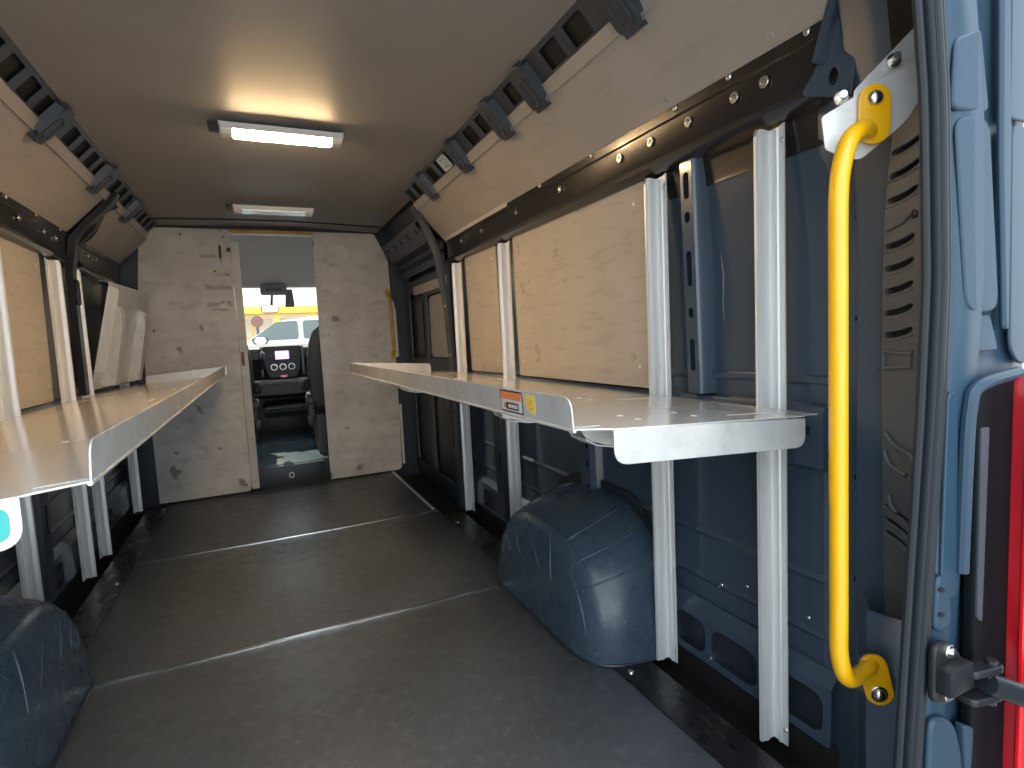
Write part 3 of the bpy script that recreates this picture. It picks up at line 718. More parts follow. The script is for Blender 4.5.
# bulkhead outer frame: dark pillars beside panels
bm = NB()
prism(bm, [(-1.05, -.06), (-.86, -.06), (-.82, 1.3), (-.79, 1.86), (-1.05, 1.95)], lambda p, a: (p[0], a, p[1]), .012, .06)
prism(bm, [(1.02, -.06), (.78, -.06), (.795, 1.0), (.775, 1.70), (.68, 1.90), (.9, 1.97), (1.02, 1.6)], lambda p, a: (p[0], a, p[1]), .012, .06)
box(bm, (-.9, .012, 1.885), (.8, .06, 1.98))
struct('wall_front', bm, 'darkpaint', 'dark body frame around the bulkhead panels', 'wall')
# small yellow handle
r = thing('grab_bar', (.785, -.04, 1.2), 'small ochre grab bar on the bulkhead edge beside the sliding door', 'handle')
bm = NB(); tube(bm, smoothpath([(.770, -.016, 1.43), (.772, -.05, 1.40), (.775, -.055, 1.36), (.780, -.055, 1.02), (.782, -.05, .975), (.782, -.016, .95)], 6), .012, 12); obj('bar', bm, 'oldyellow', r)
for x, z in ((.770, 1.435), (.782, .945)):
    bm = NB(); plate(bm, rrect(x - .022, z - .035, x + .022, z + .035, .012), [], .006, .002, xz(-.014)); dome(bm, xz(-.017) @ Matrix.Translation((x, z + (.02 if z > 1 else -.02), 0)), .007, .005, 10, 3); obj('foot_plate', bm, 'oldyellow', r)
bm = NB(); plate(bm, rpoly([(.795, .93), (.822, .93), (.818, 1.30), (.800, 1.38), (.790, 1.38)], .01), [], .006, .001, xz(-.03)); tag(obj('edge_guard', bm, 'skin'), 'white edge guard standing behind the small ochre grab bar', 'trim strip')
bm = NB(); plate(bm, rpoly([(.795, .06), (.815, .06), (.815, .55), (.795, .55)], .006), [], .006, .001, xz(-.03)); tag(obj('edge_guard', bm, 'skin'), 'white edge guard low on the bulkhead beside the door step', 'trim strip')

# ------------------------------------------------------------------ sliding door and its opening
bm = NB()
box(bm, (SX(1, .985), -1.16, -.05), (SX(1, 1.07), -.02, 1.72), .01)
prism(bm, thick([(1.01, 1.72), (.93, 1.80), (.84, 1.93), (.80, 2.0)], -.02), lambda p, a: (SX(1, p[0]), a, p[1]), -1.2, .05)
struct('door_1', bm, 'darkpaint', 'dark inside of the closed sliding door', 'door')
bm = NB(); r = thing('door_frame', (SX(1, .98), -.6, .8), 'dark pressed inner frame of the sliding door with window-like openings', 'door frame')
plate(bm, rrect(-1.15, .0, -.06, 1.70, .05), [rrect(-1.08, .92, -.62, 1.36, .05), rrect(-.54, .92, -.14, 1.40, .05), rrect(-1.08, .10, -.62, .78, .06), rrect(-.54, .10, -.14, .78, .06), rrect(-1.06, 1.50, -.16, 1.62, .03)], .02, .005, yz(1, .972))
obj('frame_panel', bm, 'darkpaint', r)
bm = NB(); box(bm, (SX(1, .955), -1.1, 1.385), (SX(1, .972), -.30, 1.45), .008); tag(obj('cross_bar', bm, 'panel', r), 'pale bar across the door')
bm = NB(); plate(bm, rrect(-1.07, .93, -.63, 1.35, .04), [], .004, .001, yz(1, .978)); tag(obj('door_lining', bm, 'dimpanel', r) if 'dimpanel' in M else obj('door_lining', bm, 'upanel', r), 'grey door lining')
bm = NB(); plate(bm, rrect(-.50, .96, -.36, 1.34, .03), [], .004, .001, yz(1, .960)); tag(obj('door_pocket', bm, 'seatedge', r), 'blue-grey glazed slot')
bm = NB(); box(bm, (SX(1, .93), -1.12, .60), (SX(1, .975), -1.05, .70), .01); box(bm, (SX(1, .94), -1.10, .35), (SX(1, .97), -1.07, .62), .008); obj('door_latch', bm, 'black', r)
# header track
r = thing('door_track', (SX(1, .84), -.6, 1.72), 'dark perforated header rail over the sliding door', 'rail')
A = Vector((SX(1, .875), 0, 1.66)); B = Vector((SX(1, .795), 0, 1.785)); mtx = frame(A, (0, 1, 0), B - A); L = (B - A).length
bm = NB(); plate(bm, rrect(-1.16, 0, -.03, L, .01), [rrect(-1.10, L * .62, -1.02, L * .92, .005)] + [circ(-.95 + .2 * i, L * .6, .016, 12) for i in range(5)], .006, .001, mtx)
sheet(bm, [(.875, 1.66), (.93, 1.64), (.93, 1.60)], lambda p, a: (SX(1, p[0]), a, p[1]), -1.16, -.03, .005)
sheet(bm, [(.905, 1.60), (.945, 1.58), (.945, 1.53), (.955, 1.53)], lambda p, a: (SX(1, p[0]), a, p[1]), -1.12, -.03, .005)
obj('rail_face', bm, 'railpaint', r)
bm = NB(); plate(bm, rrect(-1.14, .004, -.05, L - .004, .004), [], .002, 0, mtx @ Matrix.Translation((0, 0, .03 if mtx.to_3x3()[0][2] > 0 else -.03))); obj('rail_back', bm, 'void', r)
# opening pillar behind the door
r = thing('opening_pillar', (SX(1, .93), -1.2, .9), 'dark curved body pillar with holes between the sliding door and the first upright', 'pillar')
bm = NB(); 
pp = [(.965, .0), (.965, .85), (.945, 1.25), (.905, 1.55), (.86, 1.68), (.80, 1.79), (.76, 1.83)]
prism(bm, thick(pp, .018), lambda p, a: (SX(1, p[0] - .02), a, p[1]), -1.245, -1.165)
tube(bm, smoothpath([(SX(1, d - .02), -1.155, z) for d, z in pp], 5), .010, 8)
obj('pillar_body', bm, 'railpaint', r)
for z, d in ((.60, .944), (.95, .940), (1.10, .930), (1.25, .925), (1.42, .905), (.30, .945)):
    b = NB(); dome(b, yz(1, d - .018) @ Matrix.Translation((-1.205, z, 0)), .010, .003, 10, 2); obj('plug', b, 'galv' if z in (.95, 1.25) else 'void', r)
bm = NB(); plate(bm, rpoly([(-1.24, 1.62), (-1.17, 1.62), (-1.17, 1.86), (-1.30, 1.86)], .02), [rrect(-1.225, 1.66, -1.19, 1.76, .015)], .006, .001, frame((SX(1, 1.72), 0, 0), (0, 1, 0), (-.62, 0, 1)) if False else frame((SX(1, .90), 0, -.02), (0, 1, 0), (0, 0, 1))); bm.free()
bm = NB(); box(bm, (SX(1, .76), -1.16, -.012), (SX(1, .778), .0, .004), .002); tag(obj('step_strip', bm, 'upright'), 'bright edge strip of the floor at the sliding door', 'strip')
bm = NB(); box(bm, (SX(1, .778), -1.18, -.15), (SX(1, 1.03), .0, -.10)); struct('floor_step', bm, 'darkpaint', 'dark step well inside the sliding door', 'floor')

# ------------------------------------------------------------------ ceiling lights
def lamp(y, on, lab):
    zc = 1.893
    r = thing('ceiling_light', (-.05, y, zc), lab, 'lamp')
    X0, X1 = -.262, .176; w = .048
    bm = NB(); prism(bm, [(-w, 0), (-w, -.020), (-w * .93, -.023), (-w * .88, -.012), (w * .88, -.012), (w * .93, -.023), (w, -.020), (w, 0)], lambda p, a: (a, y + p[0], zc + p[1]), X0, X1, .0)
    endp = [(-w, -.008), (-w * .92, -.024), (-w * .6, -.036), (w * .6, -.036), (w * .92, -.024), (w, -.008)]
    for x0, x1 in ((X0, X0 + .040), (X1 - .040, X1)): prism(bm, endp, lambda p, a: (a, y + p[0], zc + p[1]), x0, x1, .003)
    obj('housing', bm, 'lampwhite', r)
    bm = NB(); prism(bm, [(-w * .83, -.013), (-w * .85, -.024), (-w * .74, -.034), (w * .74, -.034), (w * .85, -.024), (w * .83, -.013)], lambda p, a: (a, y + p[0], zc + p[1]), X0 + .0405, X1 - .0405, .002)
    tag(obj('diffuser', bm, 'light' if on else 'lens', r), 'glowing warm white tube cover' if on else 'unlit clear cover')
    for x0, x1 in ((X0 - .006, X0 + .004), (X1 - .004, X1 + .006)):
        bm = NB(); box(bm, (x0, y - w, zc - .014), (x1, y + w, zc + .003), .002); box(bm, (x0, y + w * .4, zc - .02), (x1, y + w * .95, zc + .002), .001); obj('end_cap', bm, 'galv', r)
    bm = NB(); box(bm, (X0 - .042, y - .03, zc - .020), (X0 - .006, y + .03, zc + .004), .004); tag(obj('switch', bm, 'plastic', r), 'small dark rocker switch')
    return r
lamp(-2.035, True, 'lit ceiling light strip glowing warm white')
lamp(-.72, False, 'unlit ceiling light strip closest to the bulkhead')
bm = NB()
# ------------------------------------------------------------------ yellow grab handle, its bracket
r = thing('grab_rail', (.651, -3.85, .9), 'tall bright yellow tubular grab handle beside the rear door seal', 'handle')
path = smoothpath([(.766, -3.822, 1.362), (.745, -3.832, 1.361), (.712, -3.842, 1.353), (.680, -3.848, 1.332), (.660, -3.850, 1.295), (.651, -3.85, 1.24), (.651, -3.85, 1.10), (.652, -3.85, .90), (.653, -3.85, .72), (.654, -3.85, .56), (.656, -3.849, .49), (.668, -3.848, .448), (.692, -3.842, .423), (.725, -3.835, .413), (.76, -3.83, .413), (.785, -3.822, .416)], 7)
bm = NB(); tube(bm, path, .0143, 20); obj('tube', bm, 'yellow', r)
uu = Vector((.83, -.55, 0)).normalized()
def fp(o): return frame(o, uu, (0, 0, 1))
q = fp((.770, -3.829, 1.386))
bm = NB(); plate(bm, rrect(-.025, -.046, .025, .052, .025, 8), [], .008, .002, q); tag(obj('foot_plate', bm, 'yellow', r), 'yellow oval foot plate')
bm = NB(); dome(bm, q @ Matrix.Translation((.0, .028, .004)), .013, .010, 14, 4); obj('bolt', bm, 'chrome', r)
q = fp((.783, -3.832, .388)) @ Matrix.Rotation(math.radians(12), 4, 'Z')
bm = NB(); plate(bm, rrect(-.024, -.050, .024, .048, .024, 8), [], .008, .002, q); tag(obj('foot_plate', bm, 'yellow', r), 'yellow oval foot plate')
bm = NB(); disc(bm, q @ Matrix.Translation((-.002, -.026, .004)), .015, .003); dome(bm, q @ Matrix.Translation((-.002, -.026, .006)), .011, .009, 14, 4); obj('bolt', bm, 'chrome', r)

r = thing('handle_bracket', (.83, -3.77, 1.42), 'bent aluminium bracket plate carrying the top of the yellow grab handle', 'bracket')
q = frame((.772, -3.820, 1.386), uu, (0, 0, 1))
bm = NB(); plate(bm, rpoly([(-.076, .010), (.070, .088), (.094, .05), (.056, -.012), (-.015, -.068), (-.040, -.060), (-.070, -.045)], [.006, .006, .006, .02, .01, .01, .006], 5), [], .004, .001, q); obj('front_plate', bm, 'galv', r)
bm = NB(); plate(bm, rpoly([(-.020, .052), (.10, .17), (.13, .17), (.13, .10), (.088, .09), (-.02, .035)], .006), [], .004, .001, q @ Matrix.Translation((0, 0, -.012))); obj('back_plate', bm, 'galv', r)
for u, v in ((-.042, .040), (.040, .092), (.083, .128)):
    bm = NB(); m2 = q @ Matrix.Translation((u, v, -.008)); disc(bm, m2, .012, .003); tube(bm, [m2 @ Vector((0, 0, 0)), m2 @ Vector((-.004, 0, .022))], .006, 10); obj('bolt', bm, 'chrome', r)

# ------------------------------------------------------------------ rear pillar: inner paint, vent trim, seal, outer jamb (both sides)
def opening(z):
    pts = [(-.06, .705), (.1, .717), (.36, .734), (.65, .757), (.9, .778), (1.1, .788), (1.36, .775), (1.55, .748), (1.68, .68), (1.74, .57), (1.765, .40)]
    for (z0, d0), (z1, d1) in zip(pts, pts[1:]):
        if z <= z1: return d0 + (d1 - d0) * (z - z0) / (z1 - z0)
    return pts[-1][1]
ZS = [-.06 + .045 * i for i in range(0, 38)]
def seal_path(s): 
    P = [(SX(s, opening(z)), -3.945, z) for z in ZS if z < 1.6]
    P += [(SX(s, d), -3.945, z) for z, d in ((1.63, .695), (1.675, .655), (1.705, .60), (1.722, .52), (1.73, .40), (1.733, .2), (1.733, 0))]
    return P
def rear_side(s):
    side = 'beside the yellow grab handle' if s > 0 else 'on the opening side opposite the tail lamp'
    # inner painted pillar
    r = thing('rear_pillar', (SX(s, .92), -3.72, .8), 'slate blue inner face of the rear body pillar ' + side, 'pillar')
    bm = NB()
    line = [(1.016, -3.60), (1.012, -3.635), (.992, -3.66), (.978, -3.70), (.966, -3.71), (.955, -3.765), (.950, -3.79), (.949, -3.85)]
    def pf(p, a):
        lean = 0 if a < 1.2 else (a - 1.2) ** 1.6 * .22
        return (SX(s, p[0] - lean), p[1], a)
    t = thick(line, .004)
    zs = [-.06, .3, .7, 1.0, 1.2, 1.35, 1.5, 1.62, 1.75, 1.95]
    loft(bm, [[pf(p, z) for p in t] for z in zs])
    obj('pillar_skin', bm, 'paint', r)
    for z in (.72, .50, .26, 1.25, 1.05):
        b = NB(); mt = frame((SX(s, .968), -3.706, z), (s * -.95, -.35, 0), (0, 0, 1)) ; dome(b, mt @ (Matrix.Rotation(0 if s > 0 else PI, 4, 'X')), .006, .002, 10, 2); tag(obj('hole', b, 'void', r), 'dark round hole')
    # gusset at the channel end
    bm = NB(); pts = rpoly([(-3.615, 1.515), (-3.725, 1.47), (-3.735, 1.575), (-3.715, 1.665), (-3.69, 1.66), (-3.655, 1.56)], .015)
    plate(bm, pts, [[(-3.688 + .010 * math.cos(a), 1.525 + .017 * math.sin(a)) for a in [2 * PI * i / 14 for i in range(14)]]], .006, .0015, yz(s, .925)); 
    prism(bm, thick([(-3.655, 1.56), (-3.69, 1.66), (-3.70, 1.70)], .02), lambda p, a: (SX(s, a), p[0], p[1]), .90, .93, .003)
    obj('gusset', bm, 'paint', r)
    bm = NB(); plate(bm, rrect(-3.72, 1.49, -3.65, 1.56, .01), [], .002, 0, yz(s, .95)); obj('hole_backing', bm, 'void', r)
    # vented trim
    r = thing('pillar_trim', (SX(s, .87), -3.84, .9), 'slotted charcoal plastic pillar trim ' + side, 'trim')
    u = Vector((SX(s, .915) - SX(s, .940), -3.880 + 3.80, 0)); Lw = u.length
    mtx = frame((SX(s, .942), -3.803, 0), u, (0, 0, 1)); k = 1 if mtx.to_3x3()[0][2] * s < 0 else -1
    def fn(co):
        z = co.y; lean = 0 if z < 1.2 else (z - 1.2) ** 1.6 * .22
        bow = .010 * math.sin(PI * min(1, max(0, (z - .5) / 1.0)))
        return Vector((co.x + lean * .9, z, co.z + k * (.02 + bow)))
    holes = []
    def slot(zc, h, tilt, u0=.06, u1=.80):
        n = 14; up = []; dn = []
        for i in range(n + 1):
            t = i / n; uu_ = (u0 + (u1 - u0) * t) * Lw; zz = zc + tilt * (t - .5) - .0035 * math.sin(PI * t) * (1 if tilt >= 0 else -1)
            e = h / 2 * math.sqrt(max(.12, 1 - abs(2 * t - 1) ** 10)); up.append((uu_, zz + e)); dn.append((uu_, zz - e))
        return dn + up[::-1]
    ups = [1.345, 1.305, 1.262, 1.182, 1.142, 1.102, 1.062, 1.022]
    for z in ups: holes.append(slot(z, .0105, .011))
    lows = [.685, .660, .635]
    for z in lows: holes.append(slot(z, .007, -.020))
    n = 60; ed = [(0, .18 + 1.34 * i / n) for i in range(n + 1)]
    out = [(0.0, z) for _, z in ed] + [(Lw * (1.0 if z > .5 else 1.0), z) for _, z in ed[::-1]]
    bm = NB(); plate(bm, out, holes, .006, .0015, mtx, fn); obj('trim_face', bm, 'greyplastic', r, 50)
    bm = NB(); plate(bm, out, [], .002, 0, mtx @ Matrix.Translation((0, 0, -k * .010)), fn); tag(obj('slot_backing', bm, 'void', r), 'dark space behind the slots')
    for z in ups + lows:                       # raised lower rim of each slot
        bm = NB(); tl = .011 if z in ups else -.020; pth = []
        for i in range(9):
            t = i / 8; c = Vector(((.04 + .78 * t) * Lw, z + tl * (t - .5) - .0035 * math.sin(PI * t) * (1 if tl >= 0 else -1) - .0105, k * .002)); pth.append(mtx @ fn(c))
        tube(bm, pth, .0022, 8); obj('slot_rim', bm, 'greyplastic', r)
    bm = NB()                                  # blank pocket and the wavy hook ribs below
    for z0, z1 in ((.955, .985),):
        c = [mtx @ fn(Vector((a * Lw, b, k * .004))) for a, b in ((.08, z0), (.80, z0 + .006), (.82, z1), (.10, z1), (.08, z0))]
        tube(bm, c, .0035, 8)
    c = [mtx @ fn(Vector((a * Lw, b, k * .004))) for a, b in ((.10, 1.205), (.5, 1.212), (.78, 1.228))]; tube(bm, c, .003, 8)
    for pts in ([(.15, .835), (.4, .815), (.8, .805), (.9, .79), (.9, .775)], [(.12, .80), (.3, .775), (.7, .765)], [(.25, .72), (.3, .70), (.45, .69)]):
        tube(bm, smoothpath([mtx @ fn(Vector((a * Lw, b, k * .006))) for a, b in pts], 5), .005, 8)
    obj('moulded_rib', bm, 'greyplastic', r)
    b = NB(); dome(b, mtx @ Matrix.Translation(fn(Vector((.78 * Lw, 1.222, k * .003)))) @ Matrix.Rotation(0 if k > 0 else PI, 4, 'X'), .008, .006, 12, 3); obj('clip', b, 'black', r)
    bm = NB(); t_ = thick([(.955, -3.79), (.925, -3.865), (.90, -3.90), (.83, -3.93)], .004)
    loft(bm, [[(SX(s, p[0] - ((z - 1.2) ** 1.6) * .22), p[1], z) for p in t_] for z in (1.41, 1.5, 1.6, 1.7, 1.78)]); tag(obj('upper_cover', bm, 'recess', r), 'black cover above the slots')
    # lower gusset of trim
    bm = NB(); prism(bm, thick([(.945, -3.73), (.862, -3.80), (.880, -3.87), (.90, -3.90)], .004), lambda p, a: (SX(s, p[0]), p[1], a), -.06, .50); box(bm, (SX(s, .86), -3.83, .35), (SX(s, .835), -3.80, .42), .004); obj('lower_cover', bm, 'paint', r)
    bm = NB(); plate(bm, rpoly([(.02 * Lw, .47), (.98 * Lw, .60), (.98 * Lw, .40), (.25 * Lw, .40)], .01), [rpoly([(.65 * Lw, .58), (.9 * Lw, .58), (.9 * Lw, .50)], .01)], .004, .001, mtx @ Matrix.Translation((0, 0, k * .004))); obj('lower_flap', bm, 'greyplastic', r)
    # black fill between the trim and the seal flange
    bm = NB()
    loft(bm, [[(SX(s, .915), -3.858, z), (SX(s, max(opening(z), .60) + .03), -3.935, z), (SX(s, max(opening(z), .60) + .035), -3.94, z), (SX(s, .925), -3.862, z)] for z in ZS])
    tag(obj('seal_flange', bm, 'plastic'), 'dark flange inside the door seal ' + side, 'flange')
    # rubber seal, three ribs
    r = thing('door_seal', (SX(s, .75), -3.945, .8), 'ribbed dark rubber door seal ' + side, 'seal')
    P = [Vector(p) for p in seal_path(s)]
    bm = NB(); tube(bm, [p + Vector((s * .006, -.004, 0)) for p in P], .0115, 12); obj('seal_core', bm, 'rubber', r)
    for o_, yy, rr in ((-.009, .005, .0066), (.004, -.012, .0062), (.0165, -.009, .0066)):
        bm = NB(); tube(bm, [p + Vector((s * o_, yy, -o_ * .6 if abs(p.x - XC) < .6 else 0)) for p in P], rr, 10); obj('seal_lip', bm, 'rubber', r)
    # outer body: painted jamb facing rearwards
    r = thing('rear_jamb', (SX(s, .92), -3.96, .8), 'painted body jamb facing the rear ' + ('next to the red tail lamp' if s > 0 else side), 'body panel')
    bm = NB(); n = 40; zz = [-.35 + 2.33 * i / n for i in range(n + 1)]
    def outer(z): return 1.075 if z < .95 else 1.075 - .10 * ((z - .95) / .9) ** 2
    front = -3.955
    prof = lambda z: [(opening(z) + .030, front + .03), (opening(z) + .034, front + .004), (opening(z) + .042, front), (opening(z) + .10, front + .004 - .012 * math.exp(-((z - 1.25) / .5) ** 2)), (opening(z) + .125, front + .012), (outer(z) - .10, front + .012), (outer(z) - .07, front + .006), (outer(z) - .02, front + .012), (outer(z), front + .04), (outer(z), front + .165)]
    zz2 = [z for z in zz if z < 1.65]
    notch = lambda p, z: p
    loft(bm, [[(SX(s, d), y, z) for d, y in prof(z)] for z in zz2], caps=False, close=False)
    obj('jamb_skin', bm, 'body', r, 60)
    J = xz(front - .001) if s > 0 else xz(front - .001)
    def emb(pts, h, rr, nm='embossed_pad', mm='body', bev=.0035):
        b = NB(); q_ = [(SX(s, px + .057), z) for px, z in pts]
        plate(b, rpoly(q_, rr), [], h, bev, J @ Matrix.Translation((0, 0, h / 2 - .003))); return obj(nm, b, mm, r, 60)
    emb([(.742, 1.345), (.838, 1.352), (.812, 1.470), (.748, 1.445)], .008, .014, bev=.0038)
    emb([(.752, 1.338), (.842, 1.345), (.882, 1.05), (.79, 1.05)], .007, .03, bev=.0034)
    emb([(.785, 1.045), (.862, 1.045), (.888, .988), (.822, .988)], .004, .01, 'embossed_step', bev=.0018)
    emb([(.858, 1.60), (.882, 1.60), (.900, 1.33), (.908, 1.02), (.894, 1.02), (.872, 1.28)], .010, .008, 'embossed_ridge', bev=.0048)
    emb([(.900, 1.350), (.893, 1.60), (1.05, 1.60), (1.05, 1.350)], .006, .010, bev=.0028)
    emb([(.906, 1.343), (1.05, 1.343), (1.05, .965), (.945, .960), (.918, .99)], .006, .02, bev=.0028)
    emb([(.748, .93), (.772, .93), (.79, .60), (.738, .60)], .006, .02, 'embossed_channel', bev=.002)
    emb([(.722, .645), (.744, .645), (.760, .60), (.763, .555), (.718, .555)], .010, .018, bev=.0045)
    emb([(.708, .425), (.77, .40), (.80, .32), (.80, .12), (.695, .12)], .012, .03, bev=.0055)
    emb([(.79, .385), (.82, .37), (.815, .29), (.80, .30)], .016, .008, 'embossed_tab')
    for z in (.625, .585):
        b = NB(); plate(b, [(SX(s, .787 + .008 * math.cos(a)), z + .004 * math.sin(a) - .002 * math.cos(a)) for a in [2 * PI * i / 12 for i in range(12)]], [], .002, 0, J @ Matrix.Translation((0, 0, .0080))); tag(obj('hole', b, 'void', r), 'small dark slot')
    # tail lamp recess and lamp
    bm = NB(); plate(bm, rpoly([(SX(s, .868), .935), (SX(s, .99), .945), (SX(s, .99), .16), (SX(s, .868), .16)], .03), [], .016, .003, J @ Matrix.Translation((0, 0, .004))); tag(obj('lamp_recess', bm, 'recess', r), 'black recess beside the tail lamp')
    bm = NB(); tube(bm, smoothpath([(SX(s, .845), front - .006, .64), (SX(s, .842), front - .010, .80), (SX(s, .850), front - .010, .90), (SX(s, .875), front - .010, .935), (SX(s, .99), front - .010, .948)], 6), .010, 10); obj('recess_edge', bm, 'body', r)
    bm = NB(); plate(bm, rpoly([(SX(s, .870), .87), (SX(s, .892), .87), (SX(s, .885), .55), (SX(s, .870), .56)], .006), [], .006, .002, J @ Matrix.Translation((0, 0, .014))); tag(obj('recess_plate', bm, 'railpaint', r), 'grey plate in the recess')
    lab = 'tall red tail lamp ' + ('beside the black door check arm' if s > 0 else 'on the far rear corner')
    r = thing('tail_lamp', (SX(s, 1.03), -3.97, .55), lab, 'lamp')
    bm = NB(); rings = []
    sec = [(.968, -3.93), (.970, -3.985), (.980, -3.998), (1.0, -4.0), (1.04, -3.99), (1.075, -3.95), (1.085, -3.90), (1.085, -3.80), (1.0, -3.80)]
    for z, kx in ((.16, .96), (.165, .99), (.20, 1), (.9, 1), (.935, .99), (.942, .96)):
        rings.append([(SX(s, 1.02 + (d - 1.02) * kx), -3.90 + (y + 3.90) * kx, z) for d, y in sec])
    loft(bm, rings); obj('lens', bm, 'red', r, 50)
    bm = NB(); tube(bm, [(SX(s, .970), -3.99, .18), (SX(s, .970), -3.992, .92)], .007, 10); obj('lens_rim', bm, 'redlit', r)
    for z0, z1, mm in ((.70, .86, 'darkred'), (.40, .66, 'darkred'), (.20, .36, 'redlit')):
        bm = NB(); plate(bm, rrect(min(SX(s, .985), SX(s, 1.03)), z0, max(SX(s, .985), SX(s, 1.03)), z1, .02), [], .004, .001, xz(-4.0)); obj('lens_cell', bm, mm, r)
rear_side(1); rear_side(-1)
# rear header over the opening
bm = NB(); box(bm, (SX(-1, .72), -4.0, 1.745), (SX(1, .72), -3.86, 1.99), .02); box(bm, (SX(-1, .5), -3.955, 1.735), (SX(1, .5), -3.94, 1.76)); struct('wall_rear', bm, 'paint', 'painted rear header above the rear door opening', 'wall')
# open rear doors, swung out square to the body
for s_, n_ in ((1, 2), (-1, 3)):
    bm = NB(); x0, x1 = SX(s_, 1.10), SX(s_, 1.17)
    plate(bm, rrect(-4.86, -.02, -4.08, 1.78, .06), [rrect(-4.74, .95, -4.22, 1.62, .08)], .06, .012, yz(s_, 1.135))
    plate(bm, rrect(-4.78, .10, -4.16, .86, .06), [], .02, .008, yz(s_, 1.10))
    box(bm, (x0, -4.84, -.35), (x1, -4.08, -.02), .02)
    struct('door_%d' % n_, bm, 'body', 'open blue rear cargo door swung back ' + ('beside the tail lamp' if s_ > 0 else 'opposite the tail lamp'), 'door')
# door check arm
r = thing('door_check', (.74, -3.98, .5), 'black door check hinge with a ribbed rubber arm in front of the tail lamp', 'hinge')
bm = NB(); plate(bm, rpoly([(.690, .550), (.725, .552), (.758, .52), (.77, .50), (.77, .455), (.725, .445), (.690, .462)], [.02, .03, .02, .01, .02, .02, .01], 5), [], .010, .003, xz(-3.972)); box(bm, (.695, -3.998, .475), (.757, -3.972, .518), .006)
obj('base', bm, 'plastic', r)
for z in (.533, .463):
    bm = NB(); disc(bm, xz(-3.976) @ Matrix.Translation((.727, z, 0)), .011, .004); dome(bm, xz(-3.980) @ Matrix.Translation((.727, z, 0)), .007, .005, 6, 3); obj('bolt', bm, 'chrome', r)
bm = NB()
for z0, z1 in ((.490, .502), (.445, .457)):
    plate(bm, rpoly([(.752, -4.00), (.812, -4.012), (.822, -3.99), (.752, -3.972)], .01), [], z1 - z0, .002, Matrix.Translation((0, 0, (z0 + z1) / 2)))
tube(bm, [(.800, -3.998, .437), (.800, -3.998, .510)], .008, 10)
obj('yoke', bm, 'plastic', r)
bm = NB(); P = [Vector((.790, -3.998, .474)), Vector((.84, -4.012, .450)), Vector((.90, -4.028, .420)), Vector((.98, -4.05, .378)), Vector((1.12, -4.10, .315))]
tube(bm, smoothpath(P[:3], 6), .017, 12); obj('arm_sleeve', bm, 'rubber', r)
bm = NB(); pts = smoothpath(P[2:], 26); tube(bm, pts, [.0125 + .0025 * (i % 2) for i in range(len(pts))], 12); tag(obj('ribbed_arm', bm, 'rubber', r), 'ribbed rubber arm')

# ------------------------------------------------------------------ cab
bm = NB(); box(bm, (-1.02, .055, -.10), (.90, 2.1, .145), .01); struct('floor_cab', bm, 'cabfloor', 'raised blue-grey cab floor beyond the bulkhead doorway', 'floor')
bm = NB(); box(bm, (-.33, .040, -.05), (.24, .062, .150), .004); r = tag(obj('riser_plate', bm, 'plastic'), 'dark riser under the doorway with a small white ring', 'step')
b = NB(); plate(b, [(-.042 + .020 * math.cos(a), .078 + .024 * math.sin(a)) for a in [2 * PI * i / 20 for i in range(20)]], [[(-.042 + .011 * math.cos(a), .078 + .015 * math.sin(a)) for a in [2 * PI * i / 20 for i in range(20)]]], .002, .0004, xz(.037)); tag(obj('ring_mark', b, 'skin', r), 'white ring')
b = NB(); plate(b, rrect(.165, .06, .205, .155, .01), [], .006, .002, xz(.036)); obj('catch', b, 'rubber', r)
bm = NB(); box(bm, (-.24, .14, .145), (.20, 1.2, .152), .004); tag(obj('cab_mat', bm, 'cabfloor2') if 'cabfloor2' in M else obj('cab_mat', bm, 'cabfloor'), 'smooth blue-grey floor mat between the cab seats', 'mat')
bm = NB(); box(bm, (-.20, 1.02, .15), (.17, 1.05, .175), .008); tag(obj('mat_ridge', bm, 'seatedge'), 'raised ridge across the cab floor mat', 'strip')
# cab shell
bm = NB()
for s in (-1, 1):
    box(bm, (SX(s, .95), .05, -.3), (SX(s, 1.03), 2.2, 1.05), .02); box(bm, (SX(s, .93), .05, 1.0), (SX(s, .99), .45, 1.95), .02); box(bm, (SX(s, .86), .05, 1.62), (SX(s, .97), 1.3, 1.98), .02)
    tube(bm, smoothpath([(SX(s, .90), 1.25, 1.68), (SX(s, .96), 1.75, 1.38), (SX(s, 1.0), 2.2, 1.02)], 6), .045, 10)
struct('wall_cab', bm, 'darkpaint', 'cab side walls with open window gaps', 'wall')
bm = NB()
prof = [(.06, 1.885), (.45, 1.87), (.62, 1.80), (.74, 1.70), (.84, 1.655), (.90, 1.625), (.94, 1.60), (1.10, 1.592), (1.30, 1.61), (1.32, 1.66), (.98, 1.96), (.06, 1.97)]
prism(bm, prof, lambda p, a: (a, p[0], p[1]), -.95, .84, .012)
struct('ceiling_cab', bm, 'cabliner', 'pale cab headliner with overhead shelf', 'ceiling')
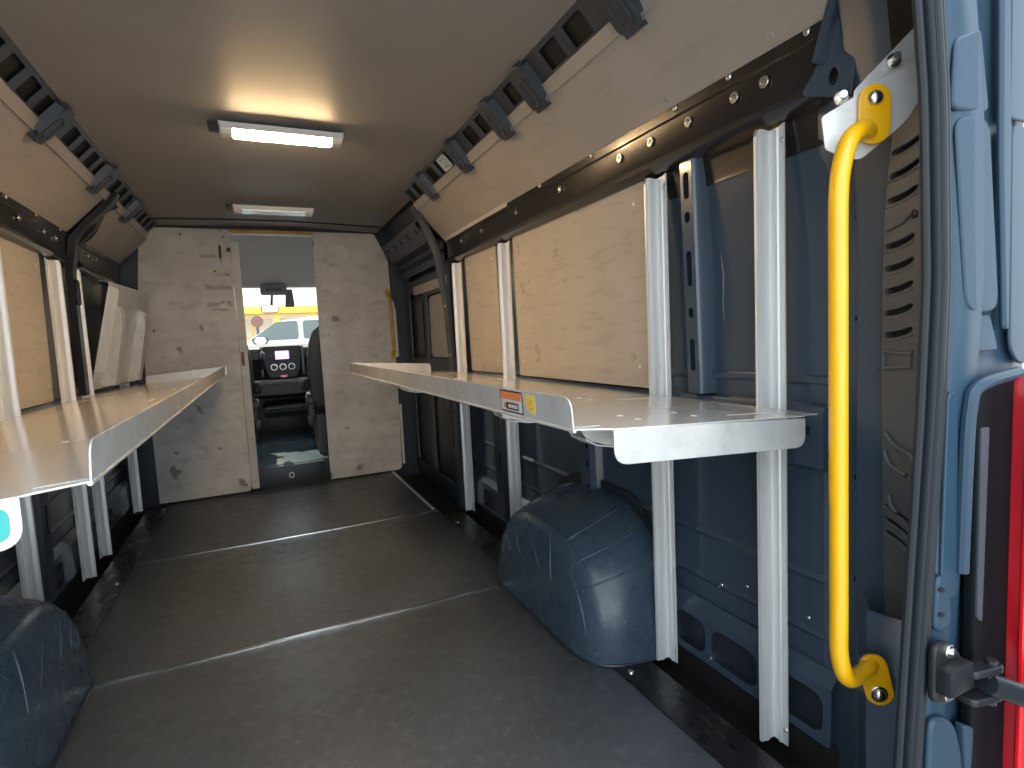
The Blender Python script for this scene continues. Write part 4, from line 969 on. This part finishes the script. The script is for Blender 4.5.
# overhead console, mirror, tag
r = thing('overhead_console', (-.03, 1.0, 1.57), 'dark overhead console box on the cab headliner', 'console')
bm = NB(); prism(bm, [(.86, 1.60), (.88, 1.53), (.93, 1.51), (1.06, 1.53), (1.10, 1.60)], lambda p, a: (a, p[0], p[1]), -.14, .075, .01); obj('console_body', bm, 'dashg', r)
bm = NB(); box(bm, (-.10, .868, 1.545), (.035, .885, 1.585), .006); obj('console_cover', bm, 'plastic', r)
r = thing('rear_view_mirror', (-.065, 1.3, 1.42), 'rear-view mirror hanging below the overhead console', 'mirror')
bm = NB(); prism(bm, rrect(-.145, 1.375, .015, 1.455, .03), lambda p, a: (p[0], a, p[1]), 1.30, 1.325, .006); obj('mirror_shell', bm, 'seatedge', r)
bm = NB(); plate(bm, rrect(-.138, 1.382, .008, 1.448, .025), [], .002, .0005, xz(1.298)); obj('mirror_glass', bm, 'mirror', r) if 'mirror' in M else obj('mirror_glass', bm, 'chrome', r)
bm = NB(); tube(bm, [(-.05, 1.325, 1.44), (-.04, 1.36, 1.52), (-.03, 1.37, 1.60)], .012, 10); obj('stalk', bm, 'plastic', r)
r = thing('windscreen_tag', (.115, 1.32, 1.5), 'dark tag hanging beside the rear-view mirror', 'tag')
bm = NB(); plate(bm, rpoly([(.085, 1.60), (.145, 1.60), (.158, 1.45), (.150, 1.43), (.072, 1.43)], .008), [], .012, .003, xz(1.33)); obj('tag_body', bm, 'seatedge', r)
# windscreen
bm = NB(); ngon(bm, [(-1.0, 2.18, 1.02), (.88, 2.18, 1.02), (.82, 1.30, 1.63), (-.94, 1.30, 1.63)]); struct('window_1', bm, 'glass', 'windscreen of the van', 'window')
bm = NB(); box(bm, (-1.03, 2.12, -.3), (.93, 2.22, 1.03), .02); struct('wall_firewall', bm, 'darkpaint', 'bulkhead under the windscreen', 'wall')
# dashboard
r = thing('dashboard', (-.03, 1.5, .85), 'dark dashboard with lit radio screen and three round heater knobs', 'dashboard')
bm = NB(); prism(bm, [(1.42, .98), (1.36, 1.035), (1.50, 1.075), (1.8, 1.06), (2.14, 1.02), (2.14, .6), (1.6, .58), (1.5, .70)], lambda p, a: (a, p[0], p[1]), -.95, .84, .012); obj('dash_top', bm, 'dash', r)
fr = xz(0)
def stack(z): return 1.30 + (z - .72) * -.0 + .10 * max(0, z - .80)
bm = NB(); prism(bm, rpoly([(-.165, 1.06), (.180, 1.06), (.165, .86), (.13, .76), (-.115, .76), (-.155, .86)], [.02, .02, .06, .03, .03, .06], 5), lambda p, a: (p[0], a, p[1]), 1.32, 1.60, .008); tag(obj('centre_stack', bm, 'dash', r), 'black centre stack')
bm = NB()
for x0, x1 in ((-.185, -.165), (.180, .200)): box(bm, (x0, 1.315, .78), (x1, 1.5, 1.06), .006)
box(bm, (-.30, 1.34, .70), (.33, 1.5, .745), .01); tag(obj('stack_trim', bm, 'dashg', r), 'grey trim edges')
bm = NB(); plate(bm, rrect(-.055, .935, .068, 1.015, .006), [], .004, .001, xz(1.318)); tag(obj('radio_screen', bm, 'screen', r), 'lit screen')
for x in (-.10, .115):
    bm = NB(); disc(bm, xz(1.318) @ Matrix.Translation((x, .965, 0)), .016, .014); obj('radio_knob', bm, 'plastic', r)
for x in (-.072, .006, .084):
    kb = NB(); disc(kb, xz(1.318) @ Matrix.Translation((x, .862, 0)), .032, .012); o = obj('heater_knob', kb, 'knobw', r); kb = NB(); disc(kb, xz(1.307) @ Matrix.Translation((x, .862, 0)), .023, .012); obj('knob_cap', kb, 'plastic', o)
bm = NB(); plate(bm, rrect(-.02, .760, .04, .785, .006), [], .006, .001, xz(1.315)); tag(obj('hazard_button', bm, 'redlit', r), 'red button')
for x in (-.25, .26):
    bm = NB(); prism(bm, rrect(x - .055, .94, x + .055, 1.04, .02), lambda p, a: (p[0], a, p[1]), 1.335, 1.40, .005); v = obj('air_vent', bm, 'plastic', r)
    for j in range(4):
        b = NB(); box(b, (x - .045, 1.328, .957 + j * .02), (x + .045, 1.34, .962 + j * .02), .001); obj('vent_slat', b, 'dashg', v)
bm = NB(); prism(bm, [(1.45, .72), (1.32, .70), (1.30, .60), (1.42, .56), (1.9, .55), (1.9, .75)], lambda p, a: (a, p[0], p[1]), -.9, .8, .01); obj('lower_dash', bm, 'dash', r)
bm = NB(); prism(bm, [(1.20, .455), (1.22, .49), (1.5, .50), (1.75, .50), (1.75, .38), (1.26, .385)], lambda p, a: (a, p[0], p[1]), -.19, .20, .015); tag(obj('lower_tray', bm, 'dash', r), 'glossy tray low under the dash')
r = thing('gear_lever', (-.165, 1.3, .9), 'gear lever on the dashboard beside the centre stack', 'lever')
bm = NB(); tube(bm, [(-.175, 1.38, .80), (-.17, 1.30, .90), (-.168, 1.27, .95)], [.03, .018, .012], 12); obj('gaiter', bm, 'plastic', r)
bm = NB(); tube(bm, [(-.168, 1.28, .94), (-.167, 1.262, .98), (-.166, 1.255, 1.0), (-.166, 1.25, 1.015)], [.015, .024, .022, .008], 12); obj('lever_knob', bm, 'dashg', r)
r = thing('steering_wheel', (-.52, 1.2, 1.0), 'black steering wheel in front of the driver seat', 'steering wheel')
q = Matrix.Translation((-.52, 1.12, .98)) @ Matrix.Rotation(math.radians(62), 4, 'X')
bm = NB(); ring = [q @ Vector((.19 * math.cos(a), .19 * math.sin(a), 0)) for a in [2 * PI * i / 32 for i in range(33)]]; tube(bm, ring, .016, 10, False); obj('rim', bm, 'plastic', r)
bm = NB(); disc(bm, q @ Matrix.Translation((0, 0, -.03)), .07, .04)
for a in (0, PI, 1.5 * PI): tube(bm, [q @ Vector((.05 * math.cos(a), .05 * math.sin(a), -.01)), q @ Vector((.185 * math.cos(a), .185 * math.sin(a), 0))], .013, 8)
tube(bm, [q @ Vector((0, 0, -.02)), Vector((-.52, 1.5, .80))], .035, 10); obj('hub', bm, 'plastic', r)
# seats
def seat(cx, inn, lab):
    r = thing('captain_chair', (cx, .55, .145), lab, 'seat')
    bm = NB(); prism(bm, [(.35, .15), (.90, .15), (.84, .50), (.38, .50)], lambda p, a: (a, p[0], p[1]), cx - .20, cx + .20, .02); obj('seat_base', bm, 'plastic', r)
    bm = NB(); prism(bm, rpoly([(.33, .50), (.95, .50), (.98, .60), (.92, .66), (.45, .62), (.33, .64)], .03), lambda p, a: (a, p[0], p[1]), cx - .235, cx + .235, .03); obj('cushion', bm, 'seat', r)
    bm = NB(); rings = []
    for z, w, y, t in ((.58, .20, .42, .14), (.66, .232, .40, .16), (.80, .243, .37, .15), (.95, .240, .33, .14), (1.08, .225, .30, .12), (1.16, .195, .285, .10), (1.205, .14, .28, .07), (1.215, .08, .278, .04)):
        rings.append([(cx + u, y + v, z) for u, v in rrect(-w, -t / 2, w, t / 2, min(w, t) * .45, 5)])
    loft(bm, rings); obj('backrest', bm, 'seat', r, 60)
    bm = NB(); rings = []
    for z, w, y, t in ((.56, .205, .345, .04), (.66, .24, .32, .05), (.80, .252, .295, .05), (.95, .249, .258, .05), (1.08, .232, .235, .045), (1.17, .19, .225, .04), (1.20, .14, .23, .02)):
        rings.append([(cx + u, y + v, z) for u, v in rrect(-w, -t / 2, w, t / 2, t * .45, 5)])
    loft(bm, rings); tag(obj('back_shell', bm, 'seatedge', r, 60), 'grey shell on the back of the backrest')
    bm = NB(); rings = []
    for z, w, t in ((1.25, .08, .05), (1.27, .12, .09), (1.36, .125, .10), (1.43, .11, .09), (1.45, .07, .05)):
        rings.append([(cx + u, .27 + v, z) for u, v in rrect(-w, -t / 2, w, t / 2, t * .45, 5)])
    loft(bm, rings); h = obj('headrest', bm, 'seat', r, 60)
    for u in (-.05, .05):
        b = NB(); tube(b, [(cx + u, .275, 1.19), (cx + u, .272, 1.27)], .007, 8); obj('headrest_post', b, 'chrome', h)
    ax = cx + inn * .275
    bm = NB(); rings = []
    for y, w, h_ in ((.26, .020, .03), (.29, .030, .045), (.45, .032, .045), (.62, .03, .04), (.68, .022, .025)):
        rings.append([(ax + u, y, .74 + v) for u, v in rrect(-w, -h_, w, h_, w * .8, 4)])
    loft(bm, rings); obj('armrest', bm, 'seat', r, 60)
    bm = NB(); disc(bm, frame((cx + inn * .225, .40, .60), (0, 1, 0), (0, 0, inn)), .055, .05, 20, .012); box(bm, (cx + inn * .21, .36, .44), (cx + inn * .255, .46, .60), .012); obj('recliner_cover', bm, 'seatedge', r)
    bm = NB(); tube(bm, [(cx + inn * .24, .36, .30), (cx + inn * .25, .345, .42)], .012, 8); box(bm, (cx + inn * .225, .33, .40), (cx + inn * .275, .36, .48), .008); tag(obj('belt_buckle', bm, 'plastic', r), 'belt buckle')
seat(-.50, 1, 'black driver seat beyond the bulkhead doorway, on the gear lever side')
seat(.40, -1, 'black passenger seat showing in the doorway beside the mottled bulkhead panel')

# ------------------------------------------------------------------ outside
bm = NB(); 
NX = 30
def gz(y): return -.55 + .25 * max(0, min(1, (y - .5) / 2.6))
ys = [-14, -8, -4, 0, .5, 1.2, 2, 3.1, 4, 8, 30]
loft(bm, [[(x, y, gz(y)) for x in (-30, -8, 0, 8, 30)] for y in ys], caps=False, close=False); struct('ground', bm, 'asphalt', 'parking lot ground, paled to bounce light into the van', 'ground')
# parked car seen side-on through the windscreen
r = thing('parked_car', (.9, 4.6, -.3), 'white parked car seen through the windscreen', 'car')
GZ = -.3
def carpt(x, z): return (-.95 + x, GZ + z)
side = [(0, .45), (.02, .80), (.08, 1.10), (.40, 1.34), (.72, 1.50), (1.02, 1.70), (1.6, 1.765), (2.9, 1.75), (3.7, 1.68), (4.25, 1.40), (4.45, 1.15), (4.5, .5), (4.4, .30), (.15, .30)]
bm = NB()
rings = []
for y, k, ins in ((3.70, .96, .10), (3.62, 1, .0), (3.60, 1, .0), (5.40, 1, .0), (5.42, 1, 0), (5.34, .96, .1)):
    rings.append([(lambda P: (P[0], y, P[1]))(carpt(2.25 + (x - 2.25) * k, .9 + (z - .9) * k)) for x, z in rpoly(side, .12, 3)])
rings = [rings[1], rings[4]]
prism(bm, rpoly(side, .12, 4), lambda p, a: (carpt(*p)[0], a, carpt(*p)[1]), 3.62, 5.42, .0)
obj('car_body', bm, 'carw', r, 40)
for a, b_, c_, d_ in ((.66, 1.39, 1.27, 1.70), (1.33, 1.39, 2.35, 1.71), (2.45, 1.39, 3.6, 1.66)):
    bm = NB(); pts = [(a, b_ + .06), (c_, b_ + .06), (c_, d_), (a + (.34 if a < 1 else 0), d_ - .01)]
    plate(bm, rpoly([carpt(*p) for p in pts], .04), [], .01, .002, xz(3.615)); tag(obj('side_window', bm, 'carglass', r), 'dark side window')
bm = NB(); prism(bm, rrect(carpt(.70, 0)[0], GZ + 1.40, carpt(.88, 0)[0], GZ + 1.49, .04), lambda p, a: (p[0], a, p[1]), 3.42, 3.62, .02); obj('wing_mirror', bm, 'carw', r)
for x in (.85, 3.55):
    bm = NB(); q = xz(3.60) @ Matrix.Translation((carpt(x, 0)[0], GZ + .33, -.2)); disc(bm, q, .34, .22, 28, .04); w = obj('wheel', bm, 'tyre', r)
    bm = NB(); disc(bm, q @ Matrix.Translation((0, 0, .215)), .20, .012, 20); obj('hubcap', bm, 'alu', w)
# shop front
r = thing('shop_front', (.5, 9.4, -.3), 'sunlit cream building with ochre fascia beyond the windscreen', 'building')
bm = NB(); box(bm, (-9, 9.4, -.3), (10, 13, 4.2)); obj('wall', bm, 'facade', r)
bm = NB(); box(bm, (-9, 8.9, 1.80), (10, 9.4, 1.95), .02); tag(obj('fascia', bm, 'ochre', r), 'ochre fascia beam')
for x in (-3.2, -2.2, -1.2, -.45, .25, 1.0, 1.9, 2.8):
    bm = NB(); box(bm, (x - .05, 9.0, -.3), (x + .05, 9.1, 1.80), .01); obj('post', bm, 'ochre', r)
for i in range(8):
    x = -3.6 + i * .98
    bm = NB(); plate(bm, rrect(x, .2, x + .8, 1.7, .02), [], .03, .005, xz(9.39)); w = obj('window', bm, 'shopglass', r)
    bm = NB(); box(bm, (x + .38, 9.36, .2), (x + .42, 9.40, 1.7)); box(bm, (x, 9.36, 1.25), (x + .8, 9.40, 1.30)); obj('mullion', bm, 'ochre', w)
r = thing('round_sign', (-.27, 7.2, -.3), 'dark round sign on a post beyond the white car', 'sign')
bm = NB(); tube(bm, [(-.17, 7.25, -.3), (-.17, 7.25, 1.60)], .025, 10); obj('post', bm, 'seatedge', r)
bm = NB(); disc(bm, xz(7.22) @ Matrix.Translation((-.17, 1.56, 0)), .11, .02, 24); obj('sign_plate', bm, 'rust', r)

# ------------------------------------------------------------------ world, camera
w = bpy.data.worlds.new('sky'); sc.world = w; w.use_nodes = True; nt = w.node_tree
bg = nt.nodes['Background']; bg.inputs['Color'].default_value = (.80, .91, 1.0, 1); bg.inputs['Strength'].default_value = 2.2
sun = bpy.data.lights.new('sun', 'SUN'); sun.energy = 5.0; sun.color = (1, .86, .66); sun.angle = math.radians(1.0)
so = bpy.data.objects.new('sun', sun); COL.objects.link(so); so.rotation_euler = Vector((.22, -.62, -.76)).to_track_quat('-Z', 'Y').to_euler()

cam = bpy.data.cameras.new('camera'); co = bpy.data.objects.new('camera', cam); COL.objects.link(co)
cam.sensor_width = 36; cam.sensor_fit = 'HORIZONTAL'; cam.lens = 36 * 554.4 / 1024; cam.clip_start = .02
yaw, pitch, roll = math.radians(24.39), math.radians(4.93), math.radians(-2.79)
f = Vector((math.sin(yaw) * math.cos(pitch), math.cos(yaw) * math.cos(pitch), -math.sin(pitch)))
r0 = Vector((math.cos(yaw), -math.sin(yaw), 0)); u0 = r0.cross(f)
rr = r0 * math.cos(roll) + u0 * math.sin(roll); uu2 = u0 * math.cos(roll) - r0 * math.sin(roll)
mm = Matrix((rr, uu2, -f)).transposed().to_4x4(); mm.translation = (-.201, -4.447, 1.048); co.matrix_world = mm
sc.camera = co
vs = sc.view_settings; sc.display_settings.display_device = 'sRGB'
vs.view_transform = 'Standard'; vs.look = 'None'; vs.exposure = .85; vs.gamma = 1.; vs.use_curve_mapping = False
sc.cycles.max_bounces = 10; sc.cycles.diffuse_bounces = 6; sc.cycles.use_denoising = True
